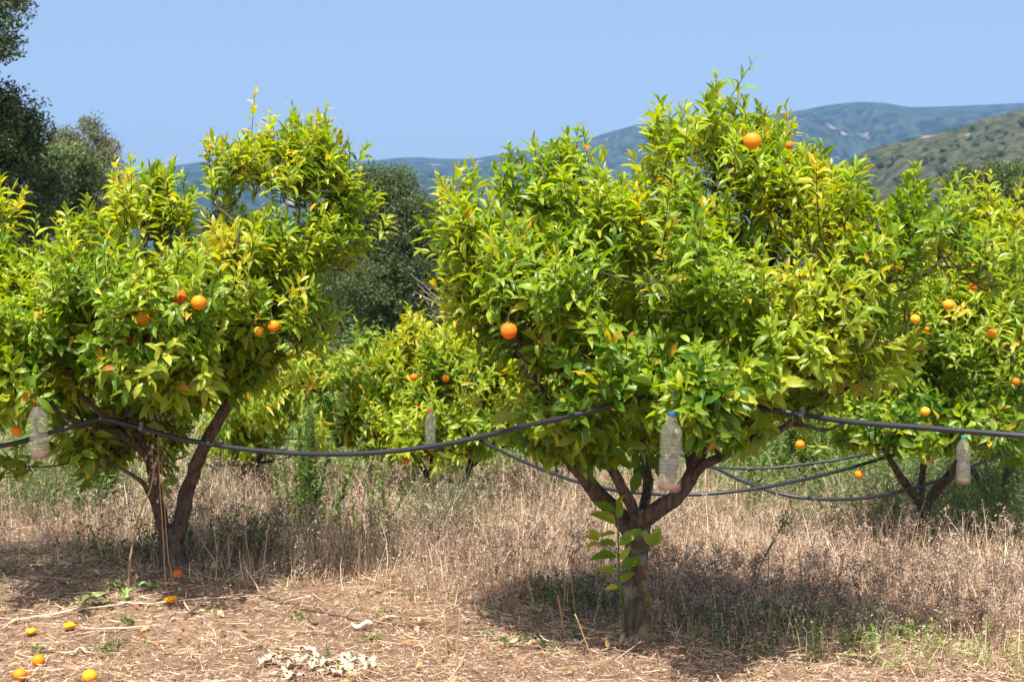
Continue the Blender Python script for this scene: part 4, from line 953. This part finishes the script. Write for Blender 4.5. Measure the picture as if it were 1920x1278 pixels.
# straw litter on the open ground
gl = Geo(); n = 95000
x, y = wedge(n, 5.2, 10.5, .9, .42); x = x[:n]; y = y[:n]; 
keep = (y < front(x) + .9) | (rng.rand(n) < .3); x = x[keep]; y = y[keep]; m = len(x)
a = rng.uniform(0, 2 * math.pi, m); A = np.stack([np.cos(a), np.sin(a), rng.randn(m) * .12], -1)
ln = np.stack([np.cos(a + 1.57), np.sin(a + 1.57), rng.randn(m) * .5], -1)
pz = patch(x, y, 5., 2.); H = np.exp(rng.randn(m) * .6) * .038
C = pal(np.clip(.42 + .4 * pz + .34 * rng.randn(m), 0, 1), STRAW)
ribbons(gl, np.stack([x, y, gz(x, y) + .008 + rng.rand(m) ** 2 * .035], -1), A, H, rng.uniform(.0018, .0046, m), rng.uniform(-.9, .9, m), nrm(ln), C, 3, .5)
# short stubble
n = 9000; x, y = wedge(n, 5.4, 9, .9, .42); x = x[:n]; y = y[:n]; ok = y < front(x) + .4; x = x[ok]; y = y[ok]; m = len(x)
A = np.stack([rng.randn(m) * .5, rng.randn(m) * .5, np.ones(m)], -1)
ribbons(gl, np.stack([x, y, gz(x, y)], -1), A, rng.uniform(.015, .07, m), rng.uniform(.0015, .003, m), rng.uniform(0, .8, m), nrm(rng.randn(m, 3)), pal(np.clip(.4 + .25 * rng.randn(m), 0, 1), STRAW), 2, .4)
# longer stalks lying about
m = 500; x = rng.uniform(-3, 3.2, m); y = rng.uniform(5.6, 8.3, m); a = rng.uniform(0, 6.28, m)
ribbons(gl, np.stack([x, y, gz(x, y) + .022], -1), np.stack([np.cos(a), np.sin(a) , rng.randn(m) * .05], -1), rng.uniform(.1, .32, m), rng.uniform(.002, .005, m), rng.uniform(-.2, .2, m), nrm(np.stack([-np.sin(a), np.cos(a), 0 * a], -1)), pal(np.clip(.72 + .15 * rng.randn(m), 0, 1), STRAW), 5, .5)
tag(gl.build('straw_litter', M_STRAW), 'mown straw and stubble lying over the bare soil in front', 'straw litter', kind='stuff')

# fallen leaves
gf = Geo(); m = 1500; x, y = wedge(m, 5.6, 8.6, 1.); x = x[:m]; y = y[:m]
L = rng.uniform(.02, .06, m); t = rng.rand(m)
C = pal(t, [(0, (.18, .08, .04)), (.3, (.38, .2, .09)), (.6, (.55, .34, .14)), (1, (.7, .52, .3))])
leaves(gf, np.stack([x, y, gz(x, y) + .022], -1), np.stack([rng.randn(m), rng.randn(m), rng.randn(m) * .25], -1), nrm(np.array([0, 0, 1.]) + .5 * rng.randn(m, 3)), L, L * .24, rng.uniform(-1.5, 1.8, m), rng.uniform(0, .8, m), C, TPL_MD)
tag(gf.build('fallen_leaves', M_STRAW), 'curled tan leaves scattered over the straw', 'fallen leaves', kind='stuff')

# ---------------------------------------------------------------- tall individual weeds
def weed(px, py, h, label, cat='weed', nst=1, narrow=True, tm=.45, lean=(0, 0), name='tall_weed', leaf=.055, dn=90, spread=.03, seed=0, group='tall green weeds in the grass', wd=.075, top=None):
    r2 = np.random.RandomState(seed + int(px)); p = G(px, py) if py < 2000 else P(px, 900, py / 1000.); p[2] = float(gz(p[0], p[1])) - .01
    root = empty(name, p, label, cat, group); gs = Geo(); gL = Geo()
    for s in range(nst):
        b = p + np.array([r2.randn() * spread, r2.randn() * spread, 0]); hh = h * r2.uniform(.7, 1.) if s else h
        tp = b + np.array([lean[0] * hh + r2.randn() * .11 * hh, lean[1] * hh, hh]); mid = (b + tp) / 2 + np.array([-lean[0] * .15 * hh, 0, 0]) + r2.randn(3) * .015
        path, rr = smooth_path([b, mid, tp], [.004, .003, .0012], .03); tube(gs, path, rr, 5)
        n = int(dn * hh / .5); t = r2.rand(n) ** .8 * .92 + .08; f_ = t * (len(path) - 1.001); i = f_.astype(int); B = path[i] + (path[i + 1] - path[i]) * (f_ - i)[:, None]
        ph = r2.rand(n) * 6.28; el = r2.uniform(.3, 2.2, n) if narrow else r2.uniform(-.2, .6, n)
        D = np.stack([np.cos(ph), np.sin(ph), el], -1); L = leaf * r2.uniform(.6, 1.2, n) * (1.15 - .7 * t)
        leaves(gL, B, D, nrm(np.array([0, 0, 1.]) + .3 * r2.randn(n, 3)), L, L * wd * (1 if narrow else 2.5), r2.uniform(.1, 1.6, n), .2, pal(np.clip(tm + .15 * r2.randn(n), 0, 1), GRN), TPL_MD)
        if top is not None:
            k = 260; o = r2.randn(k, 3) * np.array([.05, .04, .05]) * hh * 1.6
            leaves(gL, tp + o, rand_dirs(k, r2), rand_dirs(k, r2), .014, .005, .2, .2, pal(np.clip(top + .2 * r2.randn(k), 0, 1), [(0, (.06, .06, .03)), (1, (.28, .27, .14))]), TPL_LO)
            for q in range(9): tube(gs, [path[-6 - q % 4], tp + r2.randn(3) * .05 * hh * 1.4], [.0014, .0008], 4, cap=False)
    gs.build('stem', mat_ws, root); gL.build('foliage', M_WEED, root); return root
mat_ws = mat_plain('weed_stem', (.10, .13, .05), .7)
weed(577, 1012, 1.02, 'tall feathery green weed right of the left tree, tallest of its clump', nst=8, dn=170, tm=.62, leaf=.085, spread=.06, wd=.10)
weed(545, 1008, .72, 'shorter feathery green weed just left of the tallest clump', nst=5, dn=170, tm=.66, leaf=.075, spread=.06, wd=.10)
weed(700, 1030, .66, 'slender yellow green weed left of the middle tree', nst=7, dn=110, tm=.78, leaf=.045, wd=.16, spread=.08)
weed(735, 1020, .42, 'dark leafy weed stem beside the yellow green one', nst=3, dn=90, tm=.4, leaf=.04, wd=.14, spread=.06)
weed(1412, 1115, .42, 'weed with curled dark leaves and a feathery top leaning right', nst=1, dn=60, tm=.18, lean=(.42, 0), leaf=.05, wd=.13, top=.4, narrow=True)
weed(1440, 1120, .30, 'small dark weed beside the leaning one', nst=2, dn=50, tm=.15, lean=(.25, 0), leaf=.04)
weed(1515, 1180, .46, 'thin upright green stalk standing right of the front tree', nst=1, dn=18, tm=.7, leaf=.03)
for k, (px, py, h, tm, lab) in enumerate([(1465, 925, .95, .4, 'leftmost of the tall feathery weeds under the bare limb'), (1500, 930, 1.0, .45, 'middle one of the tall feathery weeds under the bare limb'), (1535, 925, .9, .5, 'rightmost of the tall feathery weeds under the bare limb'), (1425, 960, .75, .35, 'single dark green weed stem in front of the crossing pipes'),
                                      (1045, 950, .62, .5, 'feathery weed left of the front fork, left one'), (1095, 950, .66, .5, 'feathery weed left of the front fork, right one'), (180, 960, .5, .5, 'tall green weed left of the left trunk'), (205, 965, .45, .45, 'green weed nearest the left trunk')]):
    weed(px, py, h, lab, nst=3 if k == 3 else 7, dn=200, tm=tm + .25, leaf=.085, wd=.12, seed=k, spread=.05)
weed(445, 1062, .34, 'dark bushy weed in shade right of the left trunk', nst=9, dn=55, tm=.1, lean=(.35, 0), leaf=.035, wd=.14, spread=.09, name='bushy_weed')
weed(520, 1052, .38, 'olive bushy weed leaning right in the middle of the grass', nst=8, dn=60, tm=.22, lean=(.4, 0), leaf=.03, wd=.12, spread=.08, name='bushy_weed')
weed(650, 1060, .26, 'dry greenish weed tuft between the trees', nst=6, dn=50, tm=.3, leaf=.03, spread=.08, name='bushy_weed')
weed(1885, 1000, .62, 'lanky weed with small yellow flowers in front of the far right stems', nst=2, dn=70, tm=.5, lean=(-.05, 0), leaf=.035, wd=.12, spread=.08)

# rush like broom bush under the middle tree
def broom(px, py, n, label, sp, h):
    r2 = np.random.RandomState(4); p = G(px, py); p[2] = float(gz(p[0], p[1])); root = empty('broom_bush', p, label, 'bush'); g = Geo()
    B = np.tile(p, (n, 1)) + np.stack([r2.randn(n) * .06, r2.randn(n) * .06, 0 * np.zeros(n)], -1)
    A = np.stack([r2.randn(n) * sp, r2.randn(n) * sp, np.ones(n)], -1)
    tp = ribbons(g, B, A, r2.uniform(.5, 1, n) * h, np.full(n, .005), r2.uniform(0, .35, n), nrm(r2.randn(n, 3)), pal(np.clip(.5 + .2 * r2.randn(n), 0, 1), [(0, (.07, .09, .04)), (1, (.28, .30, .13))]), 4, .4)
    g.build('stems', M_WEED, root).name = 'foliage'
    g = Geo(); tube(g, [p - (0, 0, .02), p + (0, 0, .06)], [.02, .012], 8); g.build('stem', M_TWIG, root)
broom(835, 1015, 700, 'wispy green broom bush with thin rush like stems below the middle tree', .85, .55)
broom(770, 985, 160, 'smaller wispy broom tuft left of the larger one', .6, .3)

# oat stalks and cane by the left trunk
def stalk(pts, rad, name, label, cat, mat, spike=None):
    W = [P(*q) for q in pts]; b = W[0].copy(); z = float(gz(b[0], b[1])); W[0] = np.array([b[0], b[1], z - .01])
    root = empty(name, (b[0], b[1], z), label, cat); path, rr = smooth_path(W, rad, .03, .0012); g = Geo(); tube(g, path, rr, 7); g.build('stem', mat, root)
    if spike:
        r2 = np.random.RandomState(spike[3]); g = Geo(); k0 = int(len(path) * spike[0]); tube(g, path[k0:], .0011, 5, (.55, .42, .27))
        for k in range(spike[1]):
            a = path[r2.randint(k0, len(path))]; dd = nrm(np.array([r2.randn(), r2.randn() * .5, .35])); l = r2.uniform(.012, spike[2] * .75); e = a + dd * l; e2 = e + np.array([dd[0] * .012, 0, -.012])
            tube(g, [a, (a + e) / 2 + (0, 0, .004), e, e2], .0007, 4, (.55, .42, .27), cap=False)
            c = pal(np.array([r2.uniform(.6, .95)]), STRAW)
            for s in (-1, 1): leaves(g, [e2], [np.array([.2 * s + dd[0] * .3, .1 * s, -1.])], [np.array([s, -.6, .1])], r2.uniform(.018, .028), .0036, -.3 * s, .3, c, TPL_MD)
        g.build('seed_head', M_STRAW, root)
g0 = G(241, 1103)[1]; g1 = G(313, 1112)[1]; g2 = G(326, 1106)[1]
stalk([(241, 1103, g0), (243, 1060, g0), (252, 1000, g0), (265, 955, g0), (282, 915, g0), (290, 875, g0), (296, 862, g0)], [.0065, .006, .0055, .005, .005, .0045, .003], 'cane', 'bent brown cane leaning towards the left trunk', 'cane', M_CANE)
stalk([(313, 1112, g1), (308, 1040, g1), (303, 960, g1), (298, 870, g1), (296, 800, g1), (298, 780, g1)], [.0032, .003, .003, .0026, .0016, .0008], 'oat_stalk', 'dry wild oat with drooping spikelets in front of the left trunk, taller one', 'oat stalk', M_CANE, (.66, 42, .075, 1))
stalk([(326, 1106, g2), (316, 1040, g2), (309, 960, g2), (304, 900, g2), (302, 860, g2)], [.003, .003, .0026, .0018, .0008], 'oat_stalk', 'shorter dry wild oat stem ending below the pipe beside the taller one', 'oat stalk', M_CANE, (.7, 20, .06, 2))
for k, (a, b, c, e, lab) in enumerate([(1838, 1120, 1832, 1030, 'left dry oat stalk of the group in the lower right grass'), (1852, 1120, 1862, 1022, 'middle dry oat stalk of the group in the lower right grass'), (1890, 1120, 1898, 1035, 'right dry oat stalk of the group in the lower right grass'), (1788, 1110, 1784, 1030, 'lone dry oat stalk right of the right trunk')]):
    q = G(a, b)[1]; stalk([(a, b, q), ((a + c) / 2, (b + e) / 2, q), (c, e, q)], [.002, .002, .001], 'oat_stalk', lab, 'oat stalk', M_CANE, (.55, 16, .05, 5 + k))
for k, (pts, r, lab) in enumerate([([(858, 1268), (857, 1220), (862, 1160), (863, 1140)], .005, 'tallest cut pale stalk in the bottom centre'), ([(838, 1235), (836, 1180), (831, 1150)], .0055, 'thick short cut stalk left of the tallest one'), ([(835, 1276), (822, 1230), (812, 1180)], .005, 'slanting cut stalk leftmost in the bottom centre'),
                               ([(1085, 1175), (1075, 1120), (1066, 1030)], .003, 'thin dry stem left of the front trunk'), ([(1060, 1200), (1052, 1150), (1046, 1115)], .004, 'short brown stem stub left of the front trunk'), ([(1128, 1272), (1105, 1220), (1090, 1180), (1078, 1150)], .003, 'bent dry stem lying against the ground below the front trunk')]):
    q = G(*pts[0])[1]; stalk([(a, b, q) for a, b in pts], [r, r] + [r * .9] * (len(pts) - 2), 'cut_stalk', lab, 'dry stalk', M_CANE)

# ground debris lying flat
def lying(pts, rad, name, label, cat, mat, lift=.02):
    W = []
    for (a, b) in pts: p = G(a, b); W.append((p[0], p[1], float(gz(p[0], p[1])) + lift + rad))
    W = np.array(W); b = W[0].copy(); path, rr = smooth_path(W, [rad * .8] + [rad] * (len(W) - 2) + [rad * .4], .03, .0015); g = Geo(); tube(g, path, rr, 7)
    tag(g.build(name, mat, None, world_parent=tuple(b)), label, cat)
M_PALE = mat_plain('bleached_stem', (.7, .55, .37), .7, .2, .3, 50.)
lying([(345, 1170), (362, 1155), (379, 1143)], .008, 'stick', 'short dark grey stick on the straw below the oat stalks', 'stick', mat_plain('grey_stick', (.16, .12, .1), .8, .2, .4, 60.))
lying([(150, 1182), (165, 1186), (230, 1187), (310, 1180)], .004, 'dry_stem', 'pale curved stem lying lowest on the straw at the left', 'dry stem', M_PALE)
lying([(220, 1141), (280, 1140), (330, 1134), (400, 1130), (450, 1126)], .004, 'dry_stem', 'pale straight stem lying beside the squashed orange', 'dry stem', M_PALE)
lying([(5, 1188), (30, 1172), (90, 1162), (160, 1148)], .005, 'dry_stem', 'pale knotted stem lying near the left edge', 'dry stem', M_PALE)
lying([(100, 1162), (150, 1152), (215, 1144), (250, 1138)], .004, 'dry_stem', 'pale stem crossing behind the green leaf', 'dry stem', M_PALE)
lying([(344, 1134), (350, 1146), (357, 1157)], .004, 'dry_stem', 'short pale stem next to the grey stick', 'dry stem', M_PALE)
lying([(105, 1233), (140, 1233), (152, 1224), (160, 1232), (190, 1234)], .005, 'dry_stem', 'white looped stem lying right of the fallen orange', 'dry stem', M_PALE)
lying([(60, 1276), (75, 1258), (92, 1240)], .004, 'dry_stem', 'slanting pale stem at the bottom left', 'dry stem', M_PALE)
lying([(1480, 1240), (1560, 1238), (1640, 1243), (1670, 1256)], .007, 'stick', 'long brown stick in shade at the lower right', 'stick', M_CANE)
def rock(px, py, s, lab, mat, seed, flat=.6):
    p = G(px, py); g = orange_mesh(s, flat, seed, .5); v = np.concatenate(g.v); v[:, 0] *= 1.3; g.v = [v]
    o = g.build('stone', mat, None); o.location = (p[0], p[1], float(gz(p[0], p[1])) + s * flat * .5); o.rotation_euler = (.1, .2, seed); tag(o, lab, 'stone', 'stones on the straw')
rock(374, 1236, .02, 'pale pointed stone at the lower left centre', M_STONE, 1); rock(8, 1210, .014, 'small round stone at the left edge', M_STONE, 2); rock(725, 1160, .028, 'tan stone right of the bleached bark piece', M_STONE, 3, .5); rock(1113, 1225, .014, 'small yellowish stone left below the front trunk', M_STONE, 4, .8)
rock(870, 1165, .03, 'flat brown stone among the cut stalks', M_STONE, 5, .4)
# bleached slab of bark
g = Geo(); p = G(680, 1184); p[2] = float(gz(p[0], p[1])) + .03
nx_, ny_ = 12, 5; V = []
for i in range(nx_):
    for j in range(ny_):
        u = i / (nx_ - 1) - .5; v = j / (ny_ - 1) - .5; wd = .05 * (1 - (2 * u) ** 4 * .6)
        V.append(p + np.array([u * .11, v * wd + .012 * u * 2, .012 * (1 - 4 * v * v) + .012 * math.sin(u * 7)]))
g.add(V, [(i * ny_ + j, (i + 1) * ny_ + j, (i + 1) * ny_ + j + 1, i * ny_ + j + 1) for i in range(nx_ - 1) for j in range(ny_ - 1)])
o = g.build('bark_piece', M_SLAB, None, world_parent=tuple(p)); md = o.modifiers.new('s', 'SOLIDIFY'); md.thickness = .006; tag(o, 'bleached curved piece of bark lying in the centre foreground', 'bark')

# spiny bleached thistle leaves
def spiny(root_p, direc, L, W, seed, mat, name, label, cat, group, curlz=.05, col=(1, 1, 1), lobes=7, lift=.03):
    r2 = np.random.RandomState(seed); g = Geo(); n = lobes * 2 + 1; direc = nrm(np.array(direc)); side = nrm(np.cross(direc, [0, 0, 1.])); V = []; ph = r2.rand() * 6
    for i in range(n):
        t = i / (n - 1); c = direc * L * t + np.array([0, 0, lift + curlz * math.sin(t * 3.1 + .3) + .008 * math.sin(t * 17 + ph)]) + side * .02 * math.sin(t * 4 + ph)
        w = W * (math.sin(math.pi * min(1, t * .92 + .08)) ** .7 + .06) * (1.25 if i % 2 else .45)
        for s in (-1, -.4, 0, .4, 1):
            V.append(c + side * w * s * r2.uniform(.8, 1.1) + np.array([0, 0, .35 * abs(s) * w + r2.randn() * .004]) + direc * .012 * abs(s) * r2.uniform(.5, 2))
    q = [(i * 5 + j, (i + 1) * 5 + j, (i + 1) * 5 + j + 1, i * 5 + j + 1) for i in range(n - 1) for j in range(4)]
    g.add(V, q, None, col); o = g.build(name, mat, None); o.location = tuple(root_p); tag(o, label, cat, group)
    md = o.modifiers.new('s', 'SOLIDIFY'); md.thickness = .0012
TL = [(548, 1225, (.8, -.5, 0), .16, 'long arched one at the upper left'), (520, 1262, (.9, .3, 0), .14, 'leftmost one near the bottom edge'), (575, 1262, (.5, .8, 0), .13, 'upright curled one in the left half'), (600, 1268, (.9, .1, 0), .15, 'flat one in the middle at the bottom edge'),
      (630, 1238, (.8, -.5, 0), .13, 'topmost one right of the middle'), (665, 1265, (.9, .5, 0), .12, 'rightmost pale one'), (560, 1276, (-.8, .3, 0), .14, 'lowest one at the left'), (640, 1276, (-.7, .5, 0), .14, 'lowest one at the right'), (690, 1250, (-.6, .6, 0), .09, 'smallest one at the right end')]
for a_ in range(9): TL.append((R.uniform(515, 700), R.uniform(1240, 1277), (R.randn(), R.randn(), 0), R.uniform(.09, .15), ['tan one turned over', 'thin one near the front', 'short one lying crosswise', 'narrow one at the back', 'folded one in the thick of the heap', 'ragged one', 'small broken one', 'twisted one', 'brownish one'][a_]))
M_TH = mat_plain('bleached_thistle', (.60, .48, .34), .8, .2, .3, 60., .4)
for k, (px, py, dv, L, lb) in enumerate(TL):
    p = G(px, py); p[2] = float(gz(p[0], p[1])); spiny(p, dv, L * 1.05, .026, k, M_TH, 'thistle_leaf', 'bleached spiny dry leaf, ' + lb, 'dry leaf', 'bleached thistle leaves at the bottom centre', lift=.008, curlz=.022)
# green broad leaves by the cane
M_GB = mat_plain('thistle_green', (.22, .32, .09), .6, .3, .4, 50., .3)
for k, (px, py, dv, L, W, lb) in enumerate([(205, 1130, (-.8, -1, 0), .2, .028, 'long one drooping towards the lower left'), (250, 1108, (1, -.25, 0), .15, .024, 'arched one right of the cane'), (235, 1112, (-.7, .2, 0), .11, .026, 'crinkled one left of the cane'), (228, 1122, (.4, -.8, 0), .09, .024, 'small bright one below the cane')]):
    p = G(px, py); p[2] = float(gz(p[0], p[1])); spiny(p, dv, L, W, 20 + k, M_GB, 'thistle_rosette_leaf', 'broad green wavy leaf by the cane, ' + lb, 'green leaf', 'green leaves at the foot of the cane', .03, lift=.015)

# ---------------------------------------------------------------- haze
HZD = .00015
x0, x1, y0, y1, z0, z1 = -4600, 4600, -160, 6600, -75, 780
me = bpy.data.meshes.new('haze'); me.from_pydata([(x0, y0, z0), (x1, y0, z0), (x1, y1, z0), (x0, y1, z0), (x0, y0, z1), (x1, y0, z1), (x1, y1, z1), (x0, y1, z1)], [],
    [(0, 3, 2, 1), (4, 5, 6, 7), (0, 1, 5, 4), (1, 2, 6, 5), (2, 3, 7, 6), (3, 0, 4, 7)])
m, nt, out = newmat('air_haze'); pv = N(nt, 'ShaderNodeVolumePrincipled'); pv.inputs['Color'].default_value = (.32, .56, 1, 1); pv.inputs['Density'].default_value = HZD
nt.links.new(pv.outputs[0], out.inputs['Volume']); me.materials.append(m)
o = bpy.data.objects.new('haze', me); COL.objects.link(o); tag(o, 'pale blue summer haze over the valley', 'haze', kind='stuff')

# ---------------------------------------------------------------- light, sky, camera
EL = math.radians(64); sx, sy = -.2, -.97; k = math.cos(EL) / math.hypot(sx, sy)
S = Vector((sx * k, sy * k, math.sin(EL)))
sun = bpy.data.lights.new('sun', 'SUN'); sun.energy = 5.0; sun.angle = math.radians(.5); sun.color = (1, .955, .88)
so = bpy.data.objects.new('sun', sun); COL.objects.link(so); so.rotation_euler = S.to_track_quat('Z', 'Y').to_euler(); so.location = (-5, -8, 20)
w = bpy.data.worlds.new('World'); SC.world = w; w.use_nodes = True; nt = w.node_tree
sky = nt.nodes.new('ShaderNodeTexSky'); sky.sky_type = 'NISHITA'; sky.sun_disc = False; sky.sun_elevation = EL; sky.sun_rotation = math.atan2(sx, sy)
sky.altitude = 300; sky.air_density = 1.0; sky.dust_density = 4.0; sky.ozone_density = 1.0
bg = nt.nodes['Background']; bg.inputs['Strength'].default_value = .124; nt.links.new(sky.outputs[0], bg.inputs[0])

cam = bpy.data.cameras.new('camera'); cam.lens = 50; cam.sensor_width = 36; cam.clip_start = .1; cam.clip_end = 20000
co = bpy.data.objects.new('camera', cam); COL.objects.link(co); co.location = (0, 0, CAMH); co.rotation_euler = (math.pi / 2 - PITCH, 0, 0); SC.camera = co
cam.dof.use_dof = True; cam.dof.focus_distance = 6.6; cam.dof.aperture_fstop = 6.3
SC.view_settings.view_transform = 'Standard'; SC.view_settings.look = 'None'; SC.view_settings.exposure = .74; SC.view_settings.gamma = 1
SC.cycles.use_denoising = True; SC.cycles.max_bounces = 6; SC.cycles.transparent_max_bounces = 12; SC.cycles.volume_bounces = 0; SC.cycles.transmission_bounces = 4
